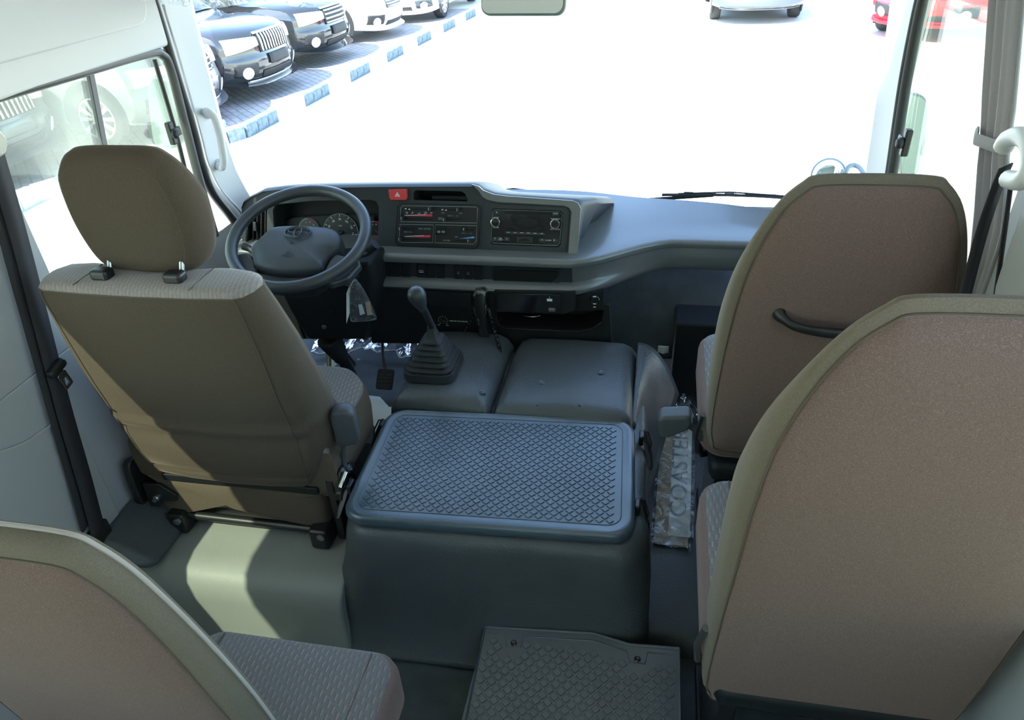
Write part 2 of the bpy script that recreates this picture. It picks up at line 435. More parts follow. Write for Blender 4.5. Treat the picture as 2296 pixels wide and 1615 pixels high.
# roof, arched a little
struct(mk('ceiling', G().grid(lambda u, v: Vector((XL - .04 + (XR - XL + .08) * u, -3.76 + 5.78 * v, 1.86 + .10 * math.sin(math.pi * u))), 12, 4).vf, 'roof', solid=.05))
struct(mk('trim_13', G().prism([at(*q, x=XL + .0005) for q in [(-60, 1024), (0, 1010), (50, 992), (95, 962), (128, 938), (160, 930), (262, 1150), (270, 1230), (-60, 1320)]], (.007, 0, 0)).vf, 'panel', bevel=.003))
# white upper lining over the driver's door, with a raised padded field
lin = struct(box('trim_2', (XL + .012, .92, 1.57), (.024, 1.84, .60), 'white', bevel=.010))
struct(mk('trim_3', G().prism([(XL + .024, a, b) for a, b in rrect(-.6, 1.335, 1.775, 1.84, .05)], (.014, 0, 0)).vf, 'white', bevel=.008, seg=3))
struct(box('trim_4', (XR - .012, .92, 1.68), (.024, 1.84, .40), 'white', bevel=.010))
# front corner pillars
def pillar(name, s, xw):
    pts = [(xw, 1.865), (xw - s * .003, 1.92), (xw - s * .006, 1.96), (xw - s * .012, 1.995), (xw + s * .016, 2.05), (xw + s * .022, 1.98), (xw + s * .010, 1.865)]
    rings = []
    tab = ((.55, .12, .0), (.70, .09, .0), (.80, .04, .0), (.88, .01, .0), (1.0, -.005, .0), (1.2, 0, .0), (1.5, .01, .0), (1.92, .01, .0))
    if s > 0: tab = ((.55, .12, .0), (.70, .08, .0), (.80, .03, .0), (.88, .012, .0), (1.0, .045, .0), (1.2, .105, .0), (1.5, .195, .0), (1.92, .20, .0))
    for z, dy, dx in tab:
        rings.append([Vector((x - s * dx * 0 + s * dx, y + (dy if y > 1.95 else (dy * .9 if s < 0 else min(dy, .02))), z)) for x, y in pts])
    return struct(mk(name, G().loft(rings).vf, 'white', ang=35))
pillar('trim_5', -1, XL); pillar('trim_6', 1, XR)
# windscreen header above the view
struct(mk('trim_7', G().prism([(XL, 2.02, 1.50), (XL, 2.20, 1.50), (XL, 2.12, 1.92), (XL, 1.80, 1.92)], (XR - XL, 0, 0)).vf, 'white', bevel=.01))
# front wall below the windscreen and the firewall in the footwell
struct(mk('wall_front', G().box(((XL + XR) / 2, 2.33, .27), (XR - XL + .1, .05, .78)).vf, 'dark', bevel=.004))
struct(mk('trim_8', G().prism([(XL, 2.30, FL), (XL, 2.10, FL), (XL, 2.16, .36), (XL, 2.28, .5)], (XR - XL, 0, 0)).vf, 'aisle', bevel=.02))

struct(mk('trim_14', G().box((.325, 2.13, .21), (.47, .16, .34)).vf, 'dark', bevel=.01))
# windscreen, bowed at the corners
def wsy(x, z):
    q = (x - (XL + XR) / 2) / ((XR - XL) / 2)
    return 2.285 - .19 * abs(q) ** 3 - .10 * (z - .72)
ws = struct(mk('window_1', G().grid(lambda u, v: Vector((XL + .02 + (XR - XL - .04) * u, wsy(XL + .02 + (XR - XL - .04) * u, .68 + .88 * v), .68 + .88 * v)), 24, 6).vf, 'glass'))
ws['label'] = 'wide clear windscreen'
g = G().tube([(XL + .03 + (XR - XL - .06) * k / 24, wsy(XL + .03 + (XR - XL - .06) * k / 24, .705) + .004, .694) for k in range(25)], .006)

struct(mk('rubber_seal', g.vf, 'seal', ws))
# side panes
struct(mk('window_2', G().box((XL - .012, 1.53, 1.0), (.004, .62, .55)).vf, 'sideglass', smooth=False))
struct(mk('window_3', G().box((XR + .012, 1.56, 1.09), (.004, .66, .74)).vf, 'sideglass', smooth=False))
n = 4
for s, xx in ((-1, XL - .02), (1, XR + .02)):
    for y0, y1 in ((-.25, 1.02), (-1.35, -.35), (-2.45, -1.45), (-3.6, -2.55)):
        struct(mk('window_%d' % n, G().box((xx, (y0 + y1) / 2, 1.005), (.004, y1 - y0, .55)).vf, 'sideglass', smooth=False)); n += 1
struct(mk('window_%d' % n, G().box(((XL + XR) / 2, -3.73, 1.0), (1.1, .004, .66)).vf, 'sideglass', smooth=False))

# driver's window: dark frame, sliding divider, latch
p = [at(-30, 222, x=XL + .010), at(0, 214, x=XL + .010), at(180, 162, x=XL + .010), at(330, 119, x=XL + .010), at(362, 122, x=XL + .010), at(381, 150, x=XL + .010), at(405, 240, x=XL + .010), at(446, 400, x=XL + .010), at(482, 530, x=XL + .010)]
fr = thing('window_frame', "dark grey frame around the driver's side window", 'window frame', (XL, 1.5, 1.0))
tube('rail', spline(p, 6), .0125, 'frame', fr, n=12)
p2 = [at(346, 133, x=XL - .006), at(366, 200, x=XL - .006), at(395, 300, x=XL - .006), at(420, 400, x=XL - .006), at(440, 480, x=XL - .006)]
tube('glass_channel', spline(p2, 4), .006, 'blackmetal', fr, n=8)
a = at(203, 172, x=XL - .006); b_ = at(236, 345, x=XL - .006)
mk('divider', G().box(((a + b_) / 2).to_tuple(), (.010, .018, .60), Matrix.Rotation(math.atan2(a.y - b_.y, a.z - b_.z) * -1, 3, 'X')).vf, 'frame', fr, bevel=.002)
struct(tube('trim_11', spline([at(335, -20, x=XL + .012), at(353, 30, x=XL + .012), at(392, 160, x=XL + .012), at(432, 290, x=XL + .012), at(452, 370, x=XL + .012), at(475, 430, x=XL + .012), at(508, 475, x=XL + .012), at(540, 515, x=XL + .012)], 8), .0125, 'seal', n=12))
tube('trim_9', spline([at(366, 10, x=XL + .011), at(408, 150, x=XL + .011), at(450, 300, x=XL + .011), at(468, 370, x=XL + .011), at(495, 425, x=XL + .011), at(535, 470, x=XL + .011), at(556, 500, x=XL + .011)], 8), .004, 'white', n=6)['kind'] = 'structure'

def latch(label, c, s):
    t = thing('window_latch', label, 'latch', c)
    c = Vector(c)
    box('base', c, (.016, .020, .060), 'black', t, bevel=.004)
    box('bracket', c + Vector((-s * -.006, .016, 0)), (.012, .030, .024), 'black', t, bevel=.004)
    lathe('catch', c + Vector((s * .010, -.004, .0)), (s, 0, 0), [(.012, 0), (.013, .006), (.008, .012), (0, .013)], 'rubber', t)
    return t
latch("black window latch on the driver's side window beside the grab handle", at(384, 299, x=XL + .012), 1)
latch('black window latch on the right side window above the front passenger seat', at(2032, 320, x=XR - .012), -1)

# right front window: black rubber frame
fr2 = thing('window_frame', 'black rubber frame of the right front side window', 'window frame', (XR, 1.7, 1.0))
tube('seal_strip', spline([at(2076, -30, x=XR - .008), at(2056, 60, x=XR - .008), at(2030, 200, x=XR - .008), at(2000, 395, x=XR - .008), at(1985, 480, x=XR - .008)], 6), .012, 'seal', fr2, n=10)
tube('rail', spline([at(2064, -30, x=XR - .004), at(2044, 60, x=XR - .004), at(2018, 200, x=XR - .004), at(1990, 395, x=XR - .004), at(1975, 480, x=XR - .004)], 6), .007, 'blackmetal', fr2, n=10)

# grab handle on the left pillar
hb = thing('grab_handle', 'pale grey grab handle on the left windscreen pillar', 'handle', at(482, 300, x=XL + .03))
ax = XL + .035
hp = [at(459, 252, x=XL + .004), at(466, 250, x=ax), at(480, 262, x=ax + .012), at(492, 300, x=ax + .016), at(499, 340, x=ax + .014), at(501, 366, x=ax + .008), at(497, 376, x=ax), at(489, 372, x=XL + .006)]
tube('grip', spline(hp, 8), .0105, 'white', hb, n=14)
for q in ((461, 254), (488, 368)):
    lathe('mount', at(*q, x=XL + .002), (1, .15, 0), [(.016, 0), (.016, .010), (.012, .016), (0, .017)], 'white', hb)

# sun visor still wrapped in film, its lower edge just in view
vis = thing('sun_visor', 'sun visor wrapped in clear film above the driver', 'visor', (-.9, 1.93, 1.40))
q0, q1 = at(372, -14, y=1.90), at(1000, -20, y=1.99)
g = G(); g.grid(lambda u, v: q0.lerp(q1, u) + Vector((0, -.05 * v, .16 * v + .006 * math.sin(u * 17))), 14, 3)
mk('visor_board', g.vf, 'roof', vis, solid=.014)
g = G(); g.grid(lambda u, v: at(356, 8, y=1.893).lerp(at(1010, 2, y=1.982), u) + Vector((0, -.03 * v - .006 + .004 * math.sin(u * 31 + v * 5), .10 * v - .012 * math.sin(u * 9) ** 2)), 40, 4)
mk('wrapping_film', g.vf, 'film', vis)

# interior mirror
mp = Plane(at(1172, -60, y=1.86), (1, -.16, 0), (0, .30, 1))
mt = thing('rear_view_mirror', 'wide rear view mirror hanging at the top of the windscreen', 'mirror', mp.o)
lo, hi = mp.px(1078, 33), mp.px(1266, 33)
out = rrect(lo.x, lo.y - .002, hi.x, lo.y + .17, .022)
pillow('shell', mp, out, [(.03, -.03), (.006, -.022), (0, -.012), (0, 0), (.003, .003)], 'mirrorback', mt)
plate('mirror_glass', mp, [[Vector((p.x, p.y)) for p in rrect(lo.x + .004, lo.y + .002, hi.x - .004, lo.y + .166, .019)]], 'mirror', mt, depth=.003, off=.0055)
tube('stalk', [mp.w((lo.x + hi.x) / 2, lo.y + .14, -.02), mp.w((lo.x + hi.x) / 2, lo.y + .26, -.07), (mp.o.x, 2.06, 1.53)], .010, 'mirrorback', mt)

# ------------------------------------------------------------------ seat belts
def ribbon(pts, width, wdir, n=8):
    pts = spline(pts, n); wd = Vector(wdir).normalized(); g = G()
    for k, p in enumerate(pts): g.v += [p - wd * width / 2, p + wd * width / 2]
    g.f += [[2 * k, 2 * k + 1, 2 * k + 3, 2 * k + 2] for k in range(len(pts) - 1)]
    return g.vf
bx = XL + .028
bl = thing('seat_belt', "black driver's seat belt running down the left door pillar", 'seat belt', (bx, 1.15, .3))
mk('webbing', ribbon([at(-12, 345, x=bx), at(28, 480, x=bx), at(66, 620, x=bx), at(112, 800, x=bx), at(152, 950, x=bx), at(190, 1080, x=bx), at(222, 1200, x=bx)], .047, (0, 1, .25)), 'belt', bl, solid=.0025)
mk('webbing', ribbon([at(-8, 440, x=bx - .008), at(40, 620, x=bx - .008), at(90, 800, x=bx - .008), at(132, 950, x=bx - .008), at(172, 1090, x=bx - .008), at(196, 1180, x=bx - .008)], .044, (0, 1, .25)), 'belt', bl, solid=.002)
tg = box('tongue_holder', at(126, 826, x=bx + .008), (.022, .052, .022), 'black', bl, rot=Matrix.Rotation(R(14), 3, 'X'), bevel=.008)
tp = Plane(at(147, 851, x=bx + .010), (0, 1, .25), (.1, -.25, 1))
plate('metal_tongue', tp, [rrect(-.012, -.022, .012, .022, .004), rrect(-.007, -.016, .007, .006, .003)], 'steel', bl, depth=.003, bevel=.0008)
lathe('anchor_cover', at(-34, 318, x=bx - .02), (1, -.3, 0), [(.030, 0), (.030, .02), (.022, .034), (0, .037)], 'roof', bl, n=20)
box('lower_anchor', at(224, 1196, x=bx - .01), (.02, .055, .05), 'blackmetal', bl, bevel=.004)

br = thing('seat_belt', 'black seat belt looped through a white guide on the right pillar', 'seat belt', (XR, 1.2, .5))
sx = XR - .03
g1 = [at(2256, 372, x=sx - .01), at(2236, 420, x=sx - .012), at(2205, 510, x=sx - .02), at(2172, 630, x=sx - .03), at(2140, 760, x=sx - .04)]
mk('webbing', ribbon(g1, .036, (.75, .7, .05)), 'belt', br, solid=.0025)
g2 = [at(2268, 400, x=sx), at(2262, 450, x=sx), at(2247, 560, x=sx), at(2233, 660, x=sx), at(2215, 800, x=sx)]
mk('webbing', ribbon(g2, .026, (.5, .85, .05)), 'belt', br, solid=.0025)
dl = [at(2250, 330, x=sx - .01), at(2262, 312, x=sx - .012), at(2290, 306, x=sx - .012), at(2312, 330, x=sx - .012), at(2312, 380, x=sx - .012), at(2290, 405, x=sx - .012), at(2262, 402, x=sx - .012)]
tube('belt_guide', spline(dl, 6), [.014] * 37, 'white', br, n=14)
struct(box('trim_10', (XR - .018, 1.055, .72), (.036, .13, .86), 'panel', bevel=.015))

# ------------------------------------------------------------------ curtain on the right
ct = thing('window_curtain', 'grey curtain gathered and tied on the right side window', 'curtain', (XR - .03, 1.42, .74))
def cur(u, v):
    z = .70 + .80 * v
    tie = 1 - .18 * math.exp(-((z - 1.18) / .03) ** 2)
    c0, c1 = 1.205 + max(0, z - 1.06) * .58, 1.275 + max(0, z - 1.0) * .66
    y = (c0 + c1) / 2 + (u - .5) * (c1 - c0) * tie
    return Vector((XR - .010 + .006 * math.sin(u * 21 + v * 1.2) + .004 * math.sin(u * 47), y, z))
mk('cloth', G().grid(cur, 60, 24).vf, 'curtain', ct, solid=.002)
tb = at(2222, 312, x=XR - .045)
tube('tie_band', [cur(0, .60) + Vector((-.010, .004, 0)), cur(.5, .60) + Vector((-.016, 0, 0)), cur(1, .60) + Vector((-.012, -.004, 0))], .010, 'curtain', ct, flat=.35)
# ================================================================== passenger seats
def ring_outline(o, inset):
    c = sum(o, Vector((0, 0))) / len(o)
    return [c + (p - c) * ((p - c).length - inset) / (p - c).length for p in o]

def sstep0(x, a, b):
    t = max(0, min(1, (x - a) / (b - a))); return t * t * (3 - 2 * t)

def passenger_seat(D, label, foot, handle=True, drop=0.0, narrow=False, cz=0.0, cx=0.0, cy=0.0):
    D = Vector(D)
    t = thing('passenger_seat', label, 'seat', Vector((.313, 1.40, foot)) + D, 'brown cloth passenger seats')
    pl = Plane(Vector((.313, 1.245, .545)) + D, (1, 0, 0), (0, -.15, 1))
    if narrow: pl = Plane(Vector((.278, 1.245, .545)) + D, (1, 0, 0), (0, -.15, 1))
    half = [(0, .628), (.10, .625), (.128, .606), (.150, .565), (.164, .50), (.174, .41), (.180, .30), (.182, .2), (.182, .1 - drop), (.172, .03 - drop), (.15, .002 - drop), (0, -drop)] if narrow else [(0, .628), (.085, .625), (.108, .612), (.136, .578), (.163, .515), (.186, .43), (.198, .33), (.202, .22), (.200, .10 - drop), (.190, .03 - drop), (.165, .002 - drop), (0, -drop)]
    pts = [Vector(p) for p in half] + [Vector((-x * (1.5 if narrow else 1), y)) for x, y in half[-2:0:-1]]
    out = spline(pts, 4, closed=True)
    br_ = pillow('backrest', pl, out, [(.06, -.125), (.018, -.118), (.003, -.10), (0, -.07), (0, -.028), (.004, -.012), (.014, -.002), (.026, .001)], 'olive', t, hs=lambda p: (.34 if narrow else .14) + (.12 if narrow else .80) * sstep0(.62 - p.y, 0, .45))
    if narrow: tube('edge_piping', [pl.w(p.x, p.y, -.05 * (.34 + .12 * sstep0(.62 - p.y, 0, .45)) * 1.6) for p in ring_outline(out, -.0005)], .0028, 'pipe', t, n=6, closed=True)
    inn = ring_outline(out, .021 if narrow else .016)
    pillow('back_panel', pl, inn, [(.004, -.012), (0, -.003), (.004, .002), (.02, .006), (.06, .011), (.13, .014)], 'brown', t, label='brown woven back panel')
    tube('seam', [pl.w(p.x, p.y, .0005) for p in ring_outline(out, .0200 if narrow else .0152)], .0012, 'seam', t, n=6, closed=True)
    # cushion: side band and patterned top
    cp = Plane(Vector((.313 + cx, 1.235 + (.07 if drop else 0) + cy, .50 + cz)) + D, (1, 0, 0), (0, 1, 0))
    co = rrect(-.205, -.03, .205, .345, .05, 6)
    pillow('seat_cushion', cp, co, [(.05, -.04), (.012, -.035), (0, -.02), (0, .05), (.004, .066), (.014, .076)], 'brown', t)
    pillow('cushion_top', cp, ring_outline(co, .011), [(0, .068), (.003, .078), (.02, .085), (.08, .092)], 'pat_top', t, label='grey cushion top woven with pinkish dashes')
    for s in (-1, 1):
        tube('seam', [cp.w(s * .150, v, .0865 + .003 * math.sin(3.1 * (v + .02) / .36)) for v in (-.02, .05, .12, .2, .27, .325)], .0012, 'seam', t, n=6)
    # lower shell, pedestal and slide frame
    box('lower_shell', cp.w(0, .12, -.065), (.36, .34, .055), 'mirrorback' if False else 'dark', t, bevel=.02)
    zf = foot - D.z - .5 - cz
    for s in (-1, 1):
        box('leg', cp.w(s * .14, .14, (zf - .09) / 2), (.035, .24, abs(zf + .09)), 'blackmetal', t, bevel=.006)
        box('rail', cp.w(s * .14, .14, zf + .013), (.05, .34, .026), 'blackmetal', t, bevel=.004)
    tube('frame_tube', [cp.w(-.197, .02, .0), cp.w(-.203, .03, -.05), cp.w(-.19, .06, -.10), cp.w(-.15, .1, -.12)], .008, 'blackmetal', t)
    tube('frame_tube', [cp.w(-.205, -.02, .08), cp.w(-.212, .0, .01), cp.w(-.205, .02, -.06)], .006, 'steel', t)
    if handle:
        z0 = .355
        hp = [pl.w(-.105, z0 + .004, .004), pl.w(-.098, z0 + .002, .022), pl.w(-.070, z0 - .006, .036), pl.w(0, z0 - .010, .042), pl.w(.070, z0 - .006, .036), pl.w(.098, z0 + .002, .022), pl.w(.105, z0 + .004, .004)]
        hs = spline(hp, 6); n = len(hs)
        tube('grab_handle', hs, [.0085 + .0075 * abs(math.sin(2 * math.pi * (k / (n - 1) - .25) )) ** 2 * (1 if k < n * .3 or k > n * .7 else .3) for k in range(n)], 'black', t, n=14, flat=.8)
    return t

ps = passenger_seat((.026, .02, .004), 'brown front passenger seat on the right with a black grab handle on its back', .04, drop=.05)
# its recline lever points to the gangway
g = G().prism([at(1475, 948, y=1.30), at(1482, 938, y=1.30), at(1545, 936, y=1.30), at(1553, 950, y=1.30), at(1545, 968, y=1.30), at(1500, 984, y=1.30), at(1478, 985, y=1.30)], (0, .042, .004))
lv = mk('recline_lever', g.vf, 'greyplastic', ps, bevel=.008, seg=3, label='grey paddle lever')
mk('lever_arm', G().tube([at(1536, 948, y=1.325), at(1558, 962, y=1.325), at(1580, 985, y=1.325), at(1600, 1010, y=1.325)], [.009, .009, .010, .011], 10, flat=.6).vf, 'greyplastic', lv)
passenger_seat((.014, -.52, .076), 'brown passenger seat with olive edging, nearest the viewer on the right', -.03, handle=False, drop=.26, cz=-.09)
passenger_seat((-.965, -.745, -.14), 'brown passenger seat in the lower left corner with its patterned cushion showing', -.03, handle=False, drop=.22, narrow=True, cz=-.045, cx=.04, cy=-.14)

# ================================================================== driver's seat
X0 = -.976
ds = thing('driver_seat', "driver's seat with separate headrest, back lit by a wedge of sun", 'seat', (X0, 1.3, FL))
def ry(z): return 1.07 + (.953 - z) * .157
lev = [(.378, .175, .15, .022), (.386, .205, .185, .008), (.40, .222, .195, .002), (.418, .236, .202, .003), (.424, .238, .203, .006), (.432, .242, .205, .001), (.47, .256, .211, -.002), (.54, .265, .215, .000), (.558, .2655, .216, .007), (.572, .2655, .216, -.001), (.590, .2655, .216, -.003), (.604, .266, .216, .005), (.62, .266, .217, .0), (.70, .265, .217, -.002), (.8, .258, .217, 0), (.89, .246, .214, .002), (.935, .238, .211, .002), (.95, .234, .208, .004)]
rings = []
def dring(z, s, r, dy):
    h = [(0, -.014), (r * .55, -.010), (r, 0), (r + (s - r) * .55, .014), (s, .055), (s + .004, .105), (s - .012, .150), (s - .06, .168), (s * .4, .150), (0, .145)]
    k = .62 if z > .93 else (.62 + .38 * min(1, (.93 - z) / .35))
    q = [(x, y * k + dy) for x, y in h]
    q = q + [(-x, y) for x, y in q[-2:0:-1]]
    return [Vector((X0 + x, ry(z) + y, z)) for x, y in q]
for L in lev: rings.append(dring(*L))
top = rings[-1]
g = G().loft(rings, False, True)
bk = mk('backrest', g.vf, 'driver', ds, ang=60)
tp = Plane((X0, 1.07, .948), (1, 0, 0), (0, 1, 0))
to = [Vector((p.x - X0, p.y - 1.07)) for p in top]
pillow('backrest_top', tp, to, [(.001, -.003), (.0, .004), (.006, .012), (.02, .018), (.045, .021), (.08, .022)], 'pat_back', ds, label='grey patterned cloth along the top of the backrest')
for s in (-1, 1):
    tube('seam', spline([Vector((X0 + s * (L[2] + .001), ry(L[0]) - .0005 + L[3], L[0])) for L in lev[2:]], 2), .0012, 'seam', bk, n=6)
    tube('seam', [tp.w(s * .125, v, .0205 + .002 * math.sin(v * 20)) for v in (.0, .03, .06, .09)], .001, 'seam', bk, n=6)
tube('seam', [p + Vector((0, -.001, 0)) for p in top[-3:] + top[:4]], .0014, 'seam', bk, n=6)
# headrest with its two guides
hpn = Plane((X0 - .010, 1.128, 1.092), (1, 0, 0), (0, -.06, 1))
half = [(0, .118), (.070, .116), (.098, .104), (.122, .072), (.134, .012), (.132, -.05), (.116, -.108), (.088, -.134), (.04, -.141), (0, -.142)]
ho = spline([Vector(p) for p in half] + [Vector((-x, y)) for x, y in half[-2:0:-1]], 4, closed=True)
hr = pillow('headrest', hpn, ho, [(.06, -.112), (.022, -.106), (.006, -.09), (0, -.066), (.002, -.035), (.012, -.010), (.024, 0), (.05, .006), (.09, .008)], 'driver', ds, hs=lambda p: 1 - .3 * sstep0(p.y, .0, .11))
for s in (-1, 1):
    tube('seam', [hpn.w(p.x, p.y, -.001) for p in ring_outline(ho, .024) if p.x * s > .06], .0011, 'seam', hr, n=6)
for px in (237, 397):
    c = at(px, 634, y=1.105)
    gd = box('headrest_guide', (c.x, 1.105, .977), (.040, .030, .024), 'black', ds, bevel=.008)
    mk('post', G().tube([(c.x, 1.12, .955), (c.x, 1.135, .99), (c.x, 1.15, 1.02)], .006).vf, 'steel', gd)
# cushion
cp = Plane((X0, 1.20, .40), (1, 0, 0), (0, 1, 0))
co = spline([Vector(p) for p in [(0, .335), (.14, .335), (.205, .318), (.262, .25), (.272, .16), (.268, 0), (.25, -.03), (0, -.03), (-.25, -.03), (-.268, 0), (-.272, .16), (-.262, .25), (-.205, .318), (-.14, .335)]], 5, closed=True)
pillow('seat_cushion', cp, co, [(.06, -.06), (.02, -.055), (.004, -.03), (0, .03), (.004, .072), (.012, .088)], 'driver', ds)
pillow('cushion_top', cp, ring_outline(co, .010), [(0, .082), (.004, .094), (.03, .104), (.09, .108)], 'pat_top', ds, label='grey cushion top woven with pinkish dashes')
# rear skirt of the cushion, and the dark gap strip above it
vp = Plane((X0, 1.172, .32), (1, 0, 0), (0, .05, 1))
vo = [(-.262, -.012), (-.235, .030), (-.225, .050), (.205, .050), (.222, .035), (.222, -.055), (.19, -.068), (.05, -.052), (-.10, -.045), (-.16, -.060), (-.215, -.078), (-.245, -.060)]
pillow('rear_skirt', vp, spline([Vector(p) for p in vo], 3, closed=True), [(.01, -.05), (0, -.03), (0, -.008), (.008, .002), (.03, .008), (.06, .010)], 'driver', ds)
box('gap_band', (X0 + .01, 1.172, .375), (.42, .02, .022), 'dark', ds, bevel=.004)
# frame: rails, cross tube, hinges
for s, x in ((-1, X0 - .19), (1, X0 + .205)):
    rl = box('rail', (x, 1.33, FL + .022), (.045, .36, .044), 'blackmetal', ds, bevel=.006)
    mk('rail_foot', G().box((x, 1.155, FL + .035), (.05, .045, .066)).vf, 'blackmetal', rl, bevel=.01)
    lathe('bolt', (x + .012, 1.132, FL + .055), (0, -1, 0), [(.010, 0), (.010, .006), (.006, .008), (0, .008)], 'steel', rl, n=12)
tube('cross_tube', [(X0 - .17, 1.165, FL + .045), (X0 + .19, 1.165, FL + .042)], .012, 'blackmetal', ds)
box('cross_panel', (X0 + .01, 1.20, FL + .055), (.36, .03, .05), 'blackmetal', ds, bevel=.005)
# left side cover with bracket and bolt
lc = Plane((X0 - .278, 1.17, .32), (0, 1, 0), (0, 0, 1))
mk('hinge_cover', G().prism([lc.w(a, b, 0) for a, b in spline([(-.005, .095), (.05, .07), (.10, .01), (.11, -.06), (.06, -.10), (.0, -.10), (-.022, -.05), (-.022, .05)], 3, closed=True)], (-.022, 0, 0)).vf, 'black', ds, bevel=.006)
bp_ = Plane((X0 - .225, 1.155, .318), (1, 0, 0), (0, .05, 1))
bkt = plate('hinge_bracket', bp_, [[(-.035, .03), (.012, .034), (.05, .004), (.042, -.014), (.012, -.018), (-.01, -.04), (-.035, -.04)]], 'blackmetal', ds, depth=.006, bevel=.002)
lathe('bolt', bp_.w(-.002, -.004, .0), bp_.n, [(.009, 0), (.009, .012), (.006, .014), (.006, .02), (0, .021)], 'steel', bkt, n=10)
# right side: hinge and recline lever
g = G()
for a, b, r in ((1.20, .40, .026), (1.235, .375, .030), (1.19, .355, .022)):
    g.lathe((X0 + .255, a, b), (1, 0, 0), [(r, 0), (r, .02), (r * .6, .03), (0, .031)], 16)
g.box((X0 + .25, 1.2, .31), (.02, .06, .20))
hg = mk('recline_hinge', g.vf, 'blackmetal', ds, bevel=.003)
mk('hinge_link', G().tube([(X0 + .283, 1.16, .40), (X0 + .288, 1.19, .42), (X0 + .285, 1.22, .40), (X0 + .283, 1.24, .36)], .007).vf, 'chrome', hg)
pp = Plane(at(774, 958, y=1.215), (1, .25, 0), (0, -.05, 1))
a_, b_ = pp.px(757, 1000), pp.px(791, 917)
po = [(a_.x, a_.y + .006), (a_.x, b_.y - .012), (a_.x + .010, b_.y), (b_.x - .012, b_.y), (b_.x, b_.y - .014), (b_.x, a_.y + .016), (b_.x - .008, a_.y + .004), (a_.x + .006, a_.y)]
pdl = pillow('recline_lever', pp, [Vector(p) for p in po], [(.004, -.03), (.001, -.026), (0, -.02), (0, .002), (.003, .008), (.008, .010)], 'greyplastic', ds, label='grey paddle lever')
mk('lever_arm', G().tube([pp.at(770, 995, -.01), pp.at(768, 1035, -.012), (X0 + .275, 1.22, .41)], [.006, .0055, .007], 8).vf, 'greyplastic', pdl)

# ================================================================== engine cover between the seats
ec = thing('engine_cover', 'dark grey vinyl engine cover between the front seats, with a studded lid', 'engine cover', (-.33, 1.3, 0))
def rr3(x0, y0, x1, y1, r, z): return [Vector((p.x, p.y, z)) for p in rrect(x0, y0, x1, y1, r, 6)]
CR = Matrix.Translation((-.333, 1.268, 0)) @ Matrix.Rotation(R(2.6), 4, 'Z') @ Matrix.Translation((.333, -1.268, 0))
rings = [rr3(-.83, .985, .045, 1.84, .05, -.034), rr3(-.81, 1.02, .044, 1.84, .06, -.015), rr3(-.775, 1.042, .040, 1.84, .07, .05), rr3(-.725, 1.050, .036, 1.84, .075, .15), rr3(-.695, 1.052, .033, 1.84, .08, .24),
         rr3(-.682, 1.054, .030, 1.84, .08, .32), rr3(-.676, 1.060, .027, 1.84, .08, .355), rr3(-.668, 1.07, .020, 1.832, .08, .374), rr3(-.65, 1.09, .0, 1.82, .08, .384), rr3(-.60, 1.14, -.05, 1.80, .06, .387)]
rings = [[CR @ p for p in r] for r in rings]
body = mk('cover_body', G().loft(rings).vf, 'vinyl', ec, ang=60)
m = body.modifiers.new('subdivision', 'SUBSURF'); m.levels = m.render_levels = 2
tx = bpy.data.textures.new('dents', 'CLOUDS'); tx.noise_scale = .22
dm = body.modifiers.new('soft_dents', 'DISPLACE'); dm.texture = tx; dm.strength = .022; dm.mid_level = .5; dm.texture_coords = 'GLOBAL'
# lid
LZ = .392
lp = Plane((-.333, 1.268, LZ), (math.cos(R(2.6)), math.sin(R(2.6)), 0), (-math.sin(R(2.6)), math.cos(R(2.6)), 0))
lo_ = rrect(-.328, -.200, .328, .205, .052, 7)
ld = pillow('lid', lp, lo_, [(.012, -.006), (.002, 0), (0, .008), (.001, .018), (.007, .0245), (.014, .0265), (.020, .0255), (.024, .0245), (.06, .0245)], 'lid', ec, label='blue grey rubber lid with raised studs')
tube('lid_groove', [lp.w(p.x, p.y, .0250) for p in rrect(-.297, -.170, .297, .178, .03, 6)], .0010, 'lid', ld, closed=True, n=6)
def studs(pl, x0, y0, x1, y1, du, dv, h, inside, sz=.86):
    g = G(); j = 0; y = y0
    while y <= y1:
        x = x0 + (du / 2 if j % 2 else 0)
        while x <= x1:
            if inside(x, y):
                a, b = du / 2 * sz, dv * sz
                q = [(a, -.10 * b), (a * .9, .12 * b), (.10 * a, b * .92), (-.10 * a, b * .92), (-a * .9, .12 * b), (-a, -.10 * b), (-.10 * a, -b * .92), (.10 * a, -b * .92)]
                bot = [pl.w(x + u, y + v, h - .0012) for u, v in q]; tpx = [pl.w(x + u * .84, y + v * .84, h + .0016) for u, v in q]
                k = len(g.v); g.v += bot + tpx
                g.f.append([k + 8 + i for i in range(8)]); g.f += [[k + i, k + (i + 1) % 8, k + 8 + (i + 1) % 8, k + 8 + i] for i in range(8)]
            x += du
        y += dv; j += 1
    return g.vf
mk('tread_studs', studs(lp, -.282, -.157, .284, .168, .0222, .0111, .0250, lambda x, y: True), 'lid', ld, ang=15, kind='stuff')
